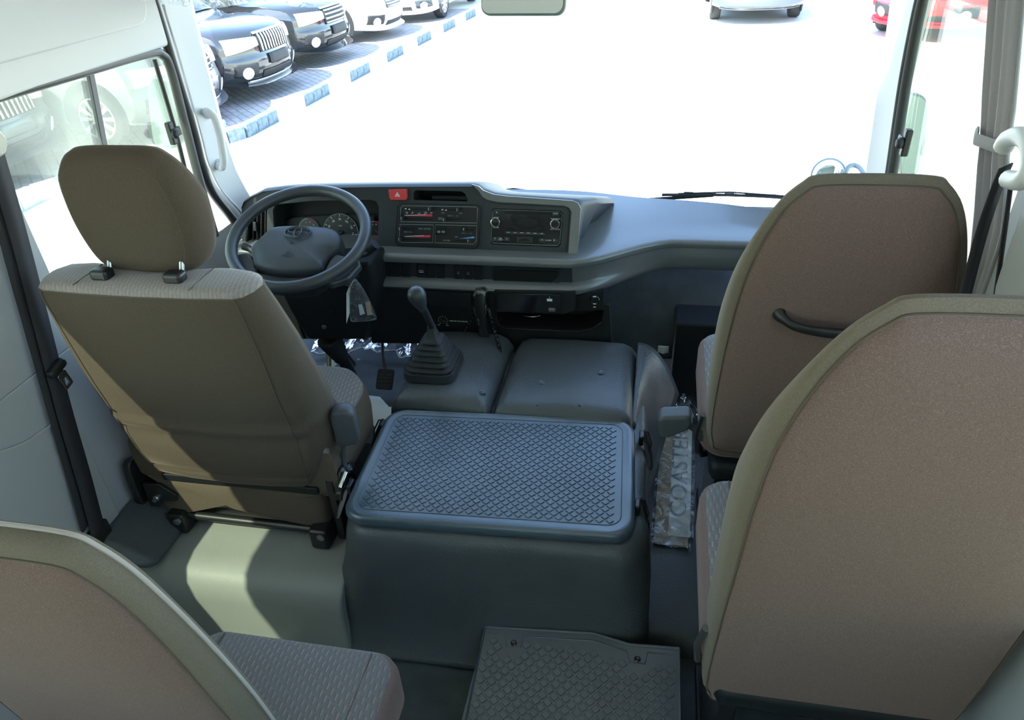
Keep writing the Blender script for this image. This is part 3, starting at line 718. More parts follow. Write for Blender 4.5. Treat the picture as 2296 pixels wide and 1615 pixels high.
# lid latches
for (px, py), s in (((1432, 985), 1), ((1424, 1140), 1), ((868, 960), -1), ((790, 1095), -1)):
    y = at(px, py, z=LZ).y; x = .012 if s > 0 else -.672
    x = lp.o.x + s * .333
    lt = box('lid_latch', (x + s * .004, y, LZ + .004), (.012, .030, .030), 'blackmetal', ec, bevel=.004)
    mk('latch_arm', G().prism([(x + s * .006, y + .012, LZ + .014), (x + s * .016, y + .006, LZ + .004), (x + s * .030, y - .030, LZ - .03), (x + s * .034, y - .052, LZ - .060), (x + s * .024, y - .05, LZ - .055), (x + s * .012, y - .02, LZ - .015)], (s * .004, .016, .002)).vf, 'black', lt, bevel=.003)
    mk('latch_wire', G().tube([(x + s * .003, y + .010, LZ + .018), (x + s * .020, y + .016, LZ + .012), (x + s * .030, y - .004, LZ - .008), (x + s * .026, y - .022, LZ - .022)], .0022, 6).vf, 'blackmetal', lt)
# two raised boxes ahead of the lid with a gap between them
def cbox(name, x0, x1, zt, mat='vinyl'):
    g = G(); rr = []
    for y, dz, ins in ((1.466, -.095, 0), (1.468, -.03, 0), (1.478, -.008, .006), (1.505, 0, .012), (1.60, .002, .014), (1.72, -.004, .014), (1.80, -.012, .014), (1.845, -.02, .014)):
        z = zt + dz
        rr.append([Vector((x0, y, .34)), Vector((x0, y, z - .04)), Vector((x0 + .006 + ins, y, z - .012)), Vector((x0 + .03 + ins, y, z)), Vector(((x0 + x1) / 2, y, z + .004)), Vector((x1 - .03 - ins, y, z)), Vector((x1 - .006 - ins, y, z - .012)), Vector((x1, y, z - .04)), Vector((x1, y, .34))])
    g.loft(rr)
    return mk(name, g.vf, mat, ec, ang=70)
cb1 = cbox('shift_box', -.672, -.398, .448); cb2 = cbox('front_box', -.390, -.020, .440)
for px, py in ((1082, 878), (1214, 857), (1348, 834), (1205, 908), (1300, 909)):
    c = at(px, py, z=.446)
    lathe('fastener', c if py < 890 else at(px, py, y=1.466), (0, 0, 1) if py < 890 else (0, -1, 0), [(.0085, -.010), (.0085, -.001), (.006, .001), (.002, 0), (0, -.001)] if py < 890 else [(.004, 0), (.004, .002), (0, .003)], 'lid', cb2, n=14)
# sloping vinyl apron on the right of the boxes
sl = G().grid(lambda u, v: Vector((-.022 + (.035 + .095 * v) * u ** .8, 1.49 + .355 * v, .425 - (.37 - .20 * v) * u ** 1.6 - .03 * (1 - v) ** 2 + .006 * math.sin(v * 13 + u * 4) * u)), 10, 18)
mk('side_apron', sl.vf, 'vinyl', ec, solid=.006)

# ------------------------------------------------------------------ gear lever
bc = at(972, 812, z=.474)
gl = thing('gear_lever', 'black gear lever with a round knob and pleated rubber boot', 'gear lever', bc)
rings = []
top = at(968, 738, y=bc.y - .005)
nst = 6
def brect(cx, cy, hw, hd, z): return [Vector((p.x + cx, p.y + cy, z)) for p in rrect(-hw, -hd, hw, hd, min(hw, hd) * .45, 5)]
z0, z1 = .470, top.z
rings.append(brect(bc.x, bc.y, .074, .078, z0 - .014)); rings.append(brect(bc.x, bc.y, .072, .075, z0 + .006))
for k in range(nst):
    f = k / nst; f2 = (k + 1) / nst
    sz = .066 - .045 * f; zz = z0 + .008 + (z1 - z0 - .03) * f; zn = z0 + .008 + (z1 - z0 - .03) * f2
    cx = bc.x + (top.x - bc.x) * f; cy = bc.y + (top.y - bc.y) * f
    rings += [brect(cx, cy, sz - .004, sz - .001, zz), brect(cx, cy, sz + .001, sz + .004, zz + (zn - zz) * .35), brect(cx, cy, sz - .001, sz + .002, zz + (zn - zz) * .6), brect(cx, cy, sz - .009, sz - .006, zn - .001)]
rings += [brect(top.x, top.y, .017, .017, z1 - .018), brect(top.x, top.y, .012, .012, z1 - .004), brect(top.x, top.y, .010, .010, z1 + .010)]
mk('boot', G().loft(rings).vf, 'rubber', gl, ang=30)
kn = at(937, 668, y=top.y - .028)
ax = (kn - top).normalized()
tube('shaft', [top - ax * .02, kn], .0062, 'steel', gl, n=12)
tube('shaft_sleeve', [top + ax * .01 + Vector((.004, 0, 0)), kn - ax * .01 + Vector((.003, 0, 0))], .0095, 'black', gl, n=12)
kb = lathe('knob', kn, ax, [(.010, -.045), (.012, -.035), (.019, -.015), (.024, .004), (.0235, .016), (.019, .026), (.010, .031), (0, .032)], 'wheel', gl, n=28)
kpl = Plane(kn + ax * .0285 + Vector((0, -.004, -.001)), (1, 0, 0), (0, .5, .8))
kpl = Plane(kn + ax * .010 + Vector((0, -.9, .45)) * .0228, (1, .05, 0), (0, .45, .9))
text('shift_pattern', 'R 1 3 5\n  2 4', kpl, 0, .002, .0085, 'shadeink', kb, off=.0012)

# ------------------------------------------------------------------ studded step mat in the gangway
sm = thing('step_mat', 'dark rubber step mat with raised studs and two screws on the gangway floor', 'mat', (-.13, .98, 0))
sp = Plane((-.12, 1.045, .105), (1, 0, 0), (0, 1, .25))
o = [sp.px(1090, 1407), sp.px(1330, 1421), sp.px(1410, 1446), sp.px(1523, 1456), sp.px(1526, 1700), sp.px(1010, 1720)]
plate('mat_sheet', sp, [o], 'mat', sm, depth=.05, off=0, bevel=.002)
zl = [(1090, 1407), (1330, 1421), (1410, 1446), (1523, 1456)]
tube('edge_rib', [sp.at(x, y, .001) for x, y in zl], .004, 'mat', sm, n=8)
tube('edge_rib', [sp.at(x, y, .001) for x, y in [(1090, 1423), (1133, 1424), (1137, 1450), (1168, 1453), (1174, 1428), (1330, 1438), (1405, 1462), (1412, 1487), (1446, 1490), (1452, 1464), (1523, 1472)]], .0022, 'mat', sm, n=6)
tube('edge_rib', [sp.at(1523, 1456, .001), sp.at(1526, 1640, .001)], .003, 'mat', sm, n=6)
tube('edge_rib', [sp.at(1088, 1407, .001), sp.at(1040, 1640, .001)], .003, 'mat', sm, n=6)
def inside_mat(x, y):
    a = sp.px(1088, 1407); b2 = sp.px(1040, 1615); xl = a.x + (b2.x - a.x) * (y - a.y) / (b2.y - a.y)
    xr = sp.px(1523, 1456).x
    u = (x - sp.px(1330, 1438).x); ymax = sp.px(1200, 1436).y if u < 0 else (sp.px(1330, 1443).y - u * .55)
    ymax = max(ymax, sp.px(1480, 1478).y)
    for q in ((1152, 1443), (1429, 1479)):
        c = sp.px(*q)
        if abs(x - c.x) < .030 and abs(y - c.y) < .028: return False
    return xl + .014 < x < xr - .012 and y < ymax - .012
mk('tread_studs', studs(sp, -.32, -.32, .30, .06, .0262, .0131, .0024, inside_mat, .84), 'mat', sm, ang=15, kind='stuff')
for q in ((1152, 1443), (1429, 1479)):
    c = sp.at(*q)
    lathe('screw', c, sp.n, [(.0075, -.002), (.0075, .002), (.005, .004), (.002, .003), (0, .003)], 'gloss', sm, n=14)

# ------------------------------------------------------------------ board of lettering in a plastic sleeve
b0, b1, b2, b3 = at(1465, 1215, z=.052), at(1543, 1226, z=.052), at(1550, 932, z=.066), at(1486, 926, z=.066)
bd = thing('sign_board', 'narrow cardboard strip with grey lettering on a pale label, in a clear sleeve', 'packaged sign', b0)
mid0, mid1 = (b0 + b1) / 2, (b2 + b3) / 2
vdir = (mid1 - mid0).normalized(); wdt = (b1 - b0).length; lng = (mid1 - mid0).length
bpl = Plane(mid0, Vector((0, 0, 1)).cross(vdir) * -1, vdir)
plate('board', bpl, [[(-wdt / 2, 0), (wdt / 2, 0), (wdt / 2, lng), (-wdt / 2, lng)]], 'card', bd, depth=.005, off=0)
st = plate('label_strip', bpl, [[(-.008, .030), (wdt / 2 + .004, .030), (wdt / 2 + .004, lng * .985), (-.008, lng * .985)]], 'sticker', bd, depth=.0008, off=.0012)
# ink whose lower half breaks up into stripes
lm, ln, ll, lb = nt('striped_ink')
tc = ln.new('ShaderNodeTexCoord'); sx_ = ln.new('ShaderNodeSeparateXYZ'); ll.new(tc.outputs['Object'], sx_.inputs[0])
def lma(op, a, b=None):
    q = ln.new('ShaderNodeMath'); q.operation = op
    for i, v in enumerate((a, b)):
        if v is None: continue
        if isinstance(v, (int, float)): q.inputs[i].default_value = v
        else: ll.new(v, q.inputs[i])
    return q.outputs[0]
fr_ = lma('FRACT', lma('MULTIPLY', sx_.outputs[1], 200)); low = lma('LESS_THAN', sx_.outputs[1], .004); duty = lma('GREATER_THAN', fr_, .52)
mxx = ln.new('ShaderNodeMix'); mxx.data_type = 'RGBA'; mxx.inputs[6].default_value = (.20, .235, .255, 1); mxx.inputs[7].default_value = (.60, .61, .58, 1)
ll.new(lma('MULTIPLY', low, duty), mxx.inputs[0]); ll.new(mxx.outputs[2], lb.inputs['Base Color']); lb.inputs['Roughness'].default_value = .5
text('lettering', 'COASTER', bpl, .018, .030 + (lng * .985 - .03) / 2, .066 * wdt / .088, lm, st, off=.0016, rot=90, sx=1.28)
g = G().grid(lambda u, v: bpl.w(-wdt / 2 - .008 + (wdt + .022) * u, -.012 + (lng + .03) * v, .004 + .003 * math.sin(u * 9 + v * 23) + .002 * math.sin(v * 61)), 14, 50)
mk('plastic_sleeve', g.vf, 'film', bd)
fb = [bpl.w(-.035, lng + .0, .004), bpl.w(.05, lng - .02, .004)]
g = G().grid(lambda u, v: bpl.w(-.04 + .115 * u - .02 * v + .03 * v * v, lng - .04 + .14 * v, .006 + .055 * math.sin(math.pi * u) * math.sin(math.pi * min(1, v * .8 + .15)) + .006 * math.sin(u * 17 + v * 9)), 20, 20)
mk('sleeve_end', g.vf, 'film', bd, label='crumpled loose end of the clear sleeve')
# white sheet on the floor beside the driver's seat
pm = thing('paper_sheet', "white protective paper sheet on the floor between driver's seat and engine cover", 'paper', (-.75, 1.4, FL))
def pfn(u, v):
    y = 1.24 + .54 * v; x = -.90 + .18 * u; z = FL + .004
    if u > .55: q = (u - .55) / .45; z += .05 * q * q * (1 - .4 * v)
    return Vector((x + .01 * math.sin(v * 8) * u, y, z + .003 * math.sin(v * 14 + u * 5)))
mk('sheet', G().grid(pfn, 16, 24).vf, 'paper', pm, solid=.001)
# ================================================================== dashboard
db = thing('dashboard', 'dark grey dashboard with instruments, climate panel and stereo', 'dashboard', (-.4, 2.0, .7))
def sstep(x, a, b):
    t = max(0, min(1, (x - a) / (b - a))); return t * t * (3 - 2 * t)
LP = [(2.272, .735), (2.03, .705), (1.93, .684), (1.868, .680), (1.856, .676), (1.852, .668), (1.856, .656), (1.867, .650), (1.877, .600), (1.868, .596), (1.853, .588), (1.850, .575), (1.862, .563), (1.90, .560)]
RP = [(2.272, .716), (2.13, .694), (2.07, .681), (2.035, .678), (2.023, .674), (2.020, .667), (2.024, .655), (2.034, .650), (2.030, .625), (2.030, .605), (2.036, .588), (2.05, .572), (2.07, .562), (2.10, .555)]
XS = [-1.285, -1.0, -.7, -.45, -.3, -.22, -.18, -.14, -.10, -.06, -.02, .02, .06, .10, .2, .35, .545]
def dsec(x):
    t = sstep(x, -.235, .075)
    out = []
    for i, (l, r) in enumerate(zip(LP, RP)):
        tt = t if i != 0 else sstep(x, -.3, .0)
        y = l[0] + (r[0] - l[0]) * tt; z = l[1] + (r[1] - l[1]) * tt
        if i <= 0: y = wsy(x, z) - .012
        out.append(Vector((x, y, z)))
    return out
secs = [dsec(x) for x in XS]
def strip(i0, i1, sel=None):
    g = G(); ss = [s for s in secs if sel is None or sel(s[0].x)]
    n = i1 - i0 + 1
    for s in ss: g.v += s[i0:i1 + 1]
    g.f += [[a * n + b, (a + 1) * n + b, (a + 1) * n + b + 1, a * n + b + 1] for a in range(len(ss) - 1) for b in range(n - 1)]
    return g.vf
top_ = mk('dash_top', strip(0, 6), 'ledge', db, ang=55)
mk('edge_groove', strip(6, 7), 'recess', db)
mk('switch_band', strip(7, 8, lambda x: x < -.20), 'fascia', db)
mk('knee_roll', strip(8, 13, lambda x: x < -.20), 'ledge', db, ang=55)
mk('knee_roll', strip(7, 13, lambda x: x > -.23), 'ledge', db, ang=55)

# upper fascia: leaning plate with real openings
fp = Plane((-.75, 1.91, .684), (1, 0, 0), (0, .05, .17))
def fpx(pts, pl=None): return [(pl or fp).px(*p) for p in pts]
outer = fpx([(543, 466), (548, 452), (566, 440), (592, 427), (640, 422), (720, 419), (850, 417), (1060, 416), (1072, 419), (1084, 428), (1108, 437), (1140, 441), (1284, 451), (1296, 456), (1302, 468), (1292, 577), (1100, 566), (835, 557), (700, 575), (545, 600)])
h_cl = fpx([(612, 470), (618, 458), (700, 450), (830, 447), (845, 451), (851, 465), (849, 530), (840, 545), (820, 551), (616, 556)])
h_tray = fpx([(926, 432), (932, 426), (1034, 428), (1043, 433), (1051, 449), (1046, 453), (930, 450), (925, 446)])
h_st = fpx([(1101, 473), (1107, 467), (1256, 472), (1264, 479), (1258, 549), (1252, 555), (1104, 549), (1098, 543)])
h_vent = fpx([(558, 476), (566, 468), (596, 465), (600, 470), (599, 540), (594, 546), (558, 548), (553, 542)])
plate('upper_fascia', fp, [outer, h_cl, h_tray, h_st, h_vent], 'fascia', db, depth=.012, bevel=.0015)
# roof of the hood running back from the fascia to the windscreen
g = G(); rr = []
N_ = 14
eo = outer[:N_ + 2]
for back, dz, dxr in ((-.010, .0, 0), (.004, .0035, .006), (.02, .002, .012), (.07, -.012, .045), (.16, -.045, .085), (.26, -.085, .08)):
    ring = []
    for k, p in enumerate(eo):
        w = fp.w(p.x, p.y, -.002)
        if k >= N_ - 2:
            tq = (k - (N_ - 3)) / 4
            hz = max(0, w.z - .685)
            w = w + Vector((dxr * min(1, hz / .10), back, dz * min(1, hz / .12)))
        else:
            w = w + Vector((0, back, dz * (1 if w.z > .78 else .6)))
        w.y = min(w.y, wsy(w.x, w.z) - .015)
        ring.append(w)
    rr.append(ring)
n = len(eo); v = [p for r in rr for p in r]
g.add(v, [[i * n + k, i * n + k + 1, (i + 1) * n + k + 1, (i + 1) * n + k] for i in range(len(rr) - 1) for k in range(n - 1)])
mk('hood', g.vf, 'fascia', db, ang=50)
# lighter bezel round the stereo side
plate('grey_bezel', fp, [fpx([(1064, 416), (1074, 419), (1084, 428), (1108, 437), (1140, 441), (1284, 451), (1296, 456), (1302, 468), (1292, 577), (1275, 574), (1283, 474), (1276, 464), (1264, 460), (1118, 452), (1094, 447), (1084, 441), (1076, 428)])], 'ledge', db, depth=.008, off=.007, bevel=.002)
plate('bezel_frame', fp, [fpx([(1086, 455), (1118, 457), (1270, 466), (1277, 473), (1269, 571), (1080, 562)]), h_st], 'fascia', db, depth=.004, off=.003, bevel=.001)

def well(name, pl, loop, depth, mat, parent, shrink=.92, back=True):
    c = sum(loop, Vector((0, 0))) / len(loop); g = G()
    g.loft([[pl.w(*(c + (p - c) * 1.003), -.003) for p in loop], [pl.w(*(c + (p - c) * shrink), -depth) for p in loop]], False, False)
    n = len(loop)
    if back: g.f.append([n + k for k in range(n)])
    return mk(name, g.vf, mat, parent, ang=30)
well('tray_well', fp, h_tray, .09, 'recess', db, .95)
tl = fpx([(962, 441), (1046, 442), (1049, 450), (962, 449)])
plate('tray_liner', fp, [tl], 'dark', db, depth=.003, off=-.03)
# driver-side air vent
vt = well('side_vent', fp, h_vent, .05, 'recess', db, .9)
for i, px in enumerate((564, 573, 582, 591)):
    a, b_ = fp.px(px, 472), fp.px(px - 1, 542)
    mk('vane', G().prism([fp.w(a.x, a.y, -.008), fp.w(b_.x, b_.y, -.008), fp.w(b_.x + .012, b_.y, -.03), fp.w(a.x + .012, a.y, -.03)], (.0022, 0, 0)).vf, 'black', vt)
q = fp.px(571, 508)
box('vane_tab', fp.w(q.x, q.y, -.004), (.012, .012, .030), 'black', vt, rot=fp.rot @ Matrix.Rotation(R(90), 3, 'X'), bevel=.003)

# ---------------------------------------------------------------- instrument cluster
cl = well('instrument_cluster', fp, h_cl, .085, 'recess', db, .93)
cp_ = Plane(fp.w(0, 0, -.055), fp.u, fp.v)
plate('cluster_face', cp_, [fpx([(628, 500), (660, 488), (720, 484), (770, 482), (838, 484), (840, 540), (630, 548)], cp_)], 'dark', cl, depth=.003)
c = cp_.px(765, 521); e = cp_.px(804, 521); rad = (e - c).length
sd = plate('speedometer', cp_, [ellipse(c.x, c.y, rad, rad, 40)], 'black', cl, depth=.002, off=.003)
tube('dial_ring', [cp_.w(p.x, p.y, .0035) for p in ellipse(c.x, c.y, rad, rad, 48)], .0009, 'inkdim', sd, n=6, closed=True)
for k, s in enumerate(('0', '20', '40', '60', '80', '100', '120', '140', '160')):
    an = 218 - 30.5 * k - (0 if k < 2 else 0); an = 90 + (4 - k) * 32
    d = Vector((math.cos(R(an)), math.sin(R(an))))
    text('dial_number', s, cp_, c.x + d.x * rad * .70, c.y + d.y * rad * .70, .0085, 'ink', sd, off=.0042, rot=an - 90)
    p0, p1 = c + d * rad * .84, c + d * rad * .96
    mk('dial_tick', G().box(cp_.w(*((p0 + p1) / 2), .0042), ((p1 - p0).length, .0016, .0006), cp_.rot @ Matrix.Rotation(R(an), 3, 'Z')).vf, 'ink', sd, smooth=False)
    if k < 8:
        d = Vector((math.cos(R(an - 16)), math.sin(R(an - 16)))); p0 = c + d * rad * .92
        mk('dial_tick', G().box(cp_.w(*p0, .0042), (.003, .001, .0006), cp_.rot @ Matrix.Rotation(R(an - 16), 3, 'Z')).vf, 'inkdim', sd, smooth=False)
text('dial_unit', 'km/h', cp_, c.x, c.y + rad * .36, .0055, 'ink', sd, off=.0042)
an = 222; d = Vector((math.cos(R(an)), math.sin(R(an))))
mk('needle', G().tube([cp_.w(*(c - d * rad * .15), .006), cp_.w(*(c + d * rad * .85), .006)], [.0016, .0008], 6).vf, 'ink', sd)
lathe('needle_hub', cp_.w(*c, .004), cp_.n, [(.008, 0), (.008, .004), (.005, .007), (0, .007)], 'black', sd)
mk('reset_pin', G().tube([cp_.at(769, 541, .003), cp_.at(773, 543, .03)], .0022, 8).vf, 'inkdim', sd)
for px, py, px2 in ((694, 514, 718), (842, 516, 862)):
    c = cp_.px(px, py); rad = (cp_.px(px2, py) - c).length
    dg = plate('small_gauge', cp_, [ellipse(c.x, c.y, rad, rad, 32)], 'black', cl, depth=.002, off=.003)
    mk('gauge_arc', G().tube([cp_.w(p.x, p.y, .0038) for p in ellipse(c.x, c.y, rad * .92, rad * .92, 16, 95, 170)], .0007, 6).vf, 'ink', dg)
    mk('red_arc', G().tube([cp_.w(p.x, p.y, .0038) for p in ellipse(c.x, c.y, rad * .92, rad * .92, 12, 40, 95)], .0010, 6).vf, 'redink', dg)
    for k, s in enumerate('456' if px < 800 else 'CH'):
        an = 110 - 35 * k; d = Vector((math.cos(R(an)), math.sin(R(an))))
        text('dial_number', s, cp_, c.x + d.x * rad * .62, c.y + d.y * rad * .62, .006, 'ink', dg, off=.0042)
    mk('needle', G().tube([cp_.w(c.x, c.y, .005), cp_.w(c.x + rad * .55, c.y - rad * .5, .005)], .0009, 6).vf, 'redink' if px > 800 else 'ink', dg)

# ---------------------------------------------------------------- hazard button
hz = fpx([(875, 426), (913, 425), (914, 443), (911, 447), (880, 447), (877, 443)])
hb_ = plate('hazard_button', fp, [hz], 'red', db, depth=.012, off=.010, bevel=.0018, label='red hazard warning button')
c = fp.px(894, 436)
tri = [Vector((c.x + .0095 * math.cos(R(a)), c.y + .0085 * math.sin(R(a)) - .001)) for a in (90, 210, 330)]
plate('hazard_triangle', fp, [tri, [c + (p - c) * .62 for p in tri]], 'ink', hb_, depth=.0006, off=.0125)
plate('hazard_triangle', fp, [[c + (p - c) * .32 for p in tri]], 'ink', hb_, depth=.0006, off=.0125)

# ---------------------------------------------------------------- climate panel
ho_ = fpx([(895, 461), (901, 457), (1070, 461), (1077, 466), (1072, 549), (1066, 555), (896, 549), (889, 543)])
cpn = plate('climate_panel', fp, [ho_], 'black', db, depth=.004, off=.0025, bevel=.0012, label='black climate control panel with sliders')
tube('panel_lip', [fp.w(p.x, p.y, .002) for p in fpx([(892, 462), (900, 456), (1072, 460), (1079, 467), (1074, 551), (1066, 557), (894, 551), (887, 544)])], .0016, 'recess', cpn, closed=True, n=8)
def outline_box(pts):
    tube('printed_frame', [fp.w(p.x, p.y, .0046) for p in fpx(pts)], .0007, 'inkdim', cpn, closed=True, n=5)
outline_box([(900, 466), (904, 461), (1067, 464), (1072, 468), (1070, 500), (899, 497)])
outline_box([(898, 503), (973, 504), (971, 544), (902, 543), (896, 540)])
outline_box([(978, 504), (1070, 506), (1068, 542), (1062, 547), (976, 544)])
def slot(x0, y0, x1, y1):
    a, b_ = fp.px(x0, y0), fp.px(x1, y1)
    box('slider_slot', fp.w(*((a + b_) / 2), .0047), ((b_ - a).length, .0040, .0004), 'recess', cpn, rot=fp.rot, bevel=0, smooth=False)
def knob(px, py):
    a = fp.px(px, py)
    k = box('slider_knob', fp.w(a.x, a.y, .014), (.0095, .0105, .022), 'black', cpn, rot=fp.rot, bevel=.0016)
    mk('index_line', G().box(fp.w(a.x - .002, a.y, .0253), (.0010, .0085, .0004), fp.rot).vf, 'ink', k, smooth=False)
for s in ((910, 468, 968, 470), (993, 470, 1034, 471), (906, 490, 972, 492), (1000, 491, 1034, 492), (900, 512, 930, 513), (900, 536, 968, 538), (1034, 514, 1064, 516), (1020, 539, 1060, 541)): slot(*s)
for q in ((968, 467), (1031, 469), (907, 488), (1001, 491), (903, 511), (902, 534), (1045, 512), (1055, 538)): knob(*q)
for y0 in ((908, 484, 970, 485, 480), (908, 531, 966, 532, 527)):
    a, b_, c2 = fp.px(y0[0], y0[1]), fp.px(y0[2], y0[3]), fp.px(y0[2], y0[4])
    m_ = fp.px(y0[2] - 14, y0[4] + 2)
    plate('red_wedge', fp, [[a, b_, c2, m_ + Vector((0, .002)), m_]], 'redink', cpn, depth=.0005, off=.0050)
    plate('pale_wedge', fp, [[a + Vector((0, .0006)), m_ + Vector((0, .0006)), m_ + Vector((0, .0022)), a + Vector((0, .0018))]], 'ink', cpn, depth=.0005, off=.0050)
a, b_, c2 = fp.px(1030, 535), fp.px(1064, 534), fp.px(1064, 530)
plate('blue_wedge', fp, [[a, b_, c2]], 'blueink', cpn, depth=.0005, off=.0050)
def ptext(s, px, py, size, mat='ink', parent=None, pl=None, off=.0050, **k):
    q = (pl or fp).px(px, py); return text('lettering', s, pl or fp, q.x, q.y, size, mat, parent or cpn, off=off, **k)
ptext('REAR  HEATER', 953, 513, .0058, 'inkdim'); ptext('COOLER', 1002, 539, .0058, 'inkdim'); ptext('OFF', 1024, 531, .0050, 'inkdim')
ptext('FRONT\nHEATER', 989, 490, .0044, 'inkdim'); ptext('OFF LO  \u2022  \u2022  HI', 1016, 484, .0046, 'inkdim'); ptext('OFF LO \u2022 HI', 916, 520, .0046, 'inkdim'); ptext('OFF LO  \u2022  \u2022  HI', 1047, 523, .0046, 'inkdim')
for px, bits in ((913, [(-3, 2, 2, 2), (2, 2, 2, -2), (2, -2, -2, -3)]), (926, [(-3, -2, 0, -2), (0, -2, 2, 2), (-1, 2, 2, 2)]), (940, [(-3, -1, -1, -3), (-1, -3, 2, -3), (2, -3, 3, 2)]), (955, [(-3, 2, 3, 2), (-3, -2, 3, -2), (3, 2, 3, -2)]), (968, [(-3, 0, 3, 1), (0, -2, 3, 1)])):
    c = fp.px(px, 477); gg = G()
    for x0, y0, x1, y1 in bits: gg.tube([fp.w(c.x + x0 * .0013, c.y + y0 * .0009, .005), fp.w(c.x + x1 * .0013, c.y + y1 * .0009, .005)], .0005, 4)
    mk('airflow_symbol', gg.vf, 'ink', cpn)
for px, py in ((994, 477), (1034, 478)):
    c = fp.px(px, py); mk('airflow_symbol', G().tube([fp.w(p.x, p.y, .005) for p in ellipse(c.x, c.y, .0045, .0018, 12)], .0004, 4, closed=True).vf, 'inkdim', cpn)
for px, py in ((911, 468), (919, 469), (993, 470), (1001, 471)):
    c = fp.px(px, py); mk('printed_mark', G().box(fp.w(c.x, c.y, .0052), (.005, .0028, .0004), fp.rot).vf, 'ink', cpn, smooth=False)
rb = plate('cooler_button', fp, [fpx([(981, 508), (1002, 508), (1001, 525), (980, 525)])], 'recess', cpn, depth=.005, off=.0085, bevel=.001)
for px in (986, 996):
    c = fp.px(px, 519); mk('car_symbol', G().tube([fp.w(p.x, p.y, .0098) for p in ellipse(c.x, c.y, .0042, .0022, 12)], .0006, 5, closed=True).vf, 'ink', rb)

# ---------------------------------------------------------------- stereo
sp_ = Plane(fp.w(0, 0, -.004), fp.u, fp.v)
fo = fpx([(1104, 474), (1109, 470), (1254, 475), (1261, 481), (1255, 546), (1250, 551), (1106, 545), (1101, 540)], sp_)
stx = plate('stereo', sp_, [fo], 'gloss', db, depth=.03, off=0, bevel=.001, label='glossy black double-height stereo still covered with clear film')
well('stereo_well', fp, h_st, .03, 'recess', stx, .97)
tube('face_edge', [sp_.w(p.x, p.y, .0005) for p in fo], .0009, 'inkdim', stx, closed=True, n=6)
plate('disc_slot', sp_, [fpx([(1131, 474), (1230, 477), (1230, 482), (1131, 479)], sp_)], 'dark', stx, depth=.001, off=.002)
for l in ([(1107, 473), (1121, 473), (1121, 480), (1107, 480)], [(1239, 476), (1254, 476), (1253, 483), (1239, 483)], [(1104, 531), (1122, 531), (1122, 541), (1104, 541)], [(1130, 531), (1143, 532), (1143, 541), (1130, 540)], [(1209, 534), (1223, 534), (1223, 543), (1209, 542)], [(1240, 535), (1253, 536), (1252, 544), (1240, 543)]):
    plate('stereo_button', sp_, [fpx(l, sp_)], 'fascia', stx, depth=.002, off=.0022, bevel=.0004)
for s, px, py, z in (('\u25b2', 1114, 476, .005), ('MODE', 1246, 479, .0048), ('POWER', 1113, 488, .0046), ('VOLUME', 1112, 510, .0046), ('TUNE\u00b7SELECT', 1246, 491, .0046), ('SETUP\u00b7ENTER', 1245, 514, .0046), ('SEEK\nTRACK', 1123, 536, .0046), ('FOLDER', 1230, 539, .0048), ('<', 1110, 535, .009), ('>', 1137, 536, .009), ('<', 1216, 538, .009), ('>', 1243, 539, .009)):
    ptext(s, px, py, z, 'ink', stx, sp_, .0030)
for px, py in ((1112, 498), (1245, 502)):
    c = sp_.px(px, py)
    kb_ = lathe('stereo_knob', sp_.w(c.x, c.y, .001), sp_.n, [(.0125, 0), (.0122, .010), (.0105, .013), (0, .0132)], 'gloss', stx)
    mk('knob_ring', G().tube([sp_.w(p.x, p.y, .010) for p in ellipse(c.x, c.y, .0128, .0128, 28)], .0013, 8, closed=True).vf, 'chrome', kb_)
plate('display_strip', sp_, [fpx([(1132, 518), (1223, 523), (1222, 528), (1131, 524)], sp_)], 'fascia', stx, depth=.0006, off=.0015)
for k in range(6):
    c = sp_.px(1140 + 15 * k, 521 + .5 * k); mk('display_dash', G().box(sp_.w(c.x, c.y, .0024), (.0085, .0012, .0004), sp_.rot).vf, 'ink', stx, smooth=False)
cs = plate('disc_symbol', sp_, [fpx([(1158, 531), (1195, 532), (1194, 544), (1158, 543)], sp_)], 'fascia', stx, depth=.0006, off=.0015)
plate('disc_arc', sp_, [fpx([(1162, 541), (1167, 536), (1175, 533), (1184, 535), (1190, 541)], sp_)], 'recess', cs, depth=.0006, off=.0024)
for cx, cy, a, b_ in ((1183, 501, 25, 13), (1157, 489, 12, 8), (1150, 513, 11, 6), (1211, 513, 7, 5)):
    c = sp_.px(cx, cy); e = (sp_.px(cx + a, cy) - c).length; f = (sp_.px(cx, cy + b_) - c).length
    pillow('film_bubble', sp_, ellipse(c.x, c.y, e, f, 24), [(0, .0014), (.002, .0020), (.006, .0023)], 'dark', stx)

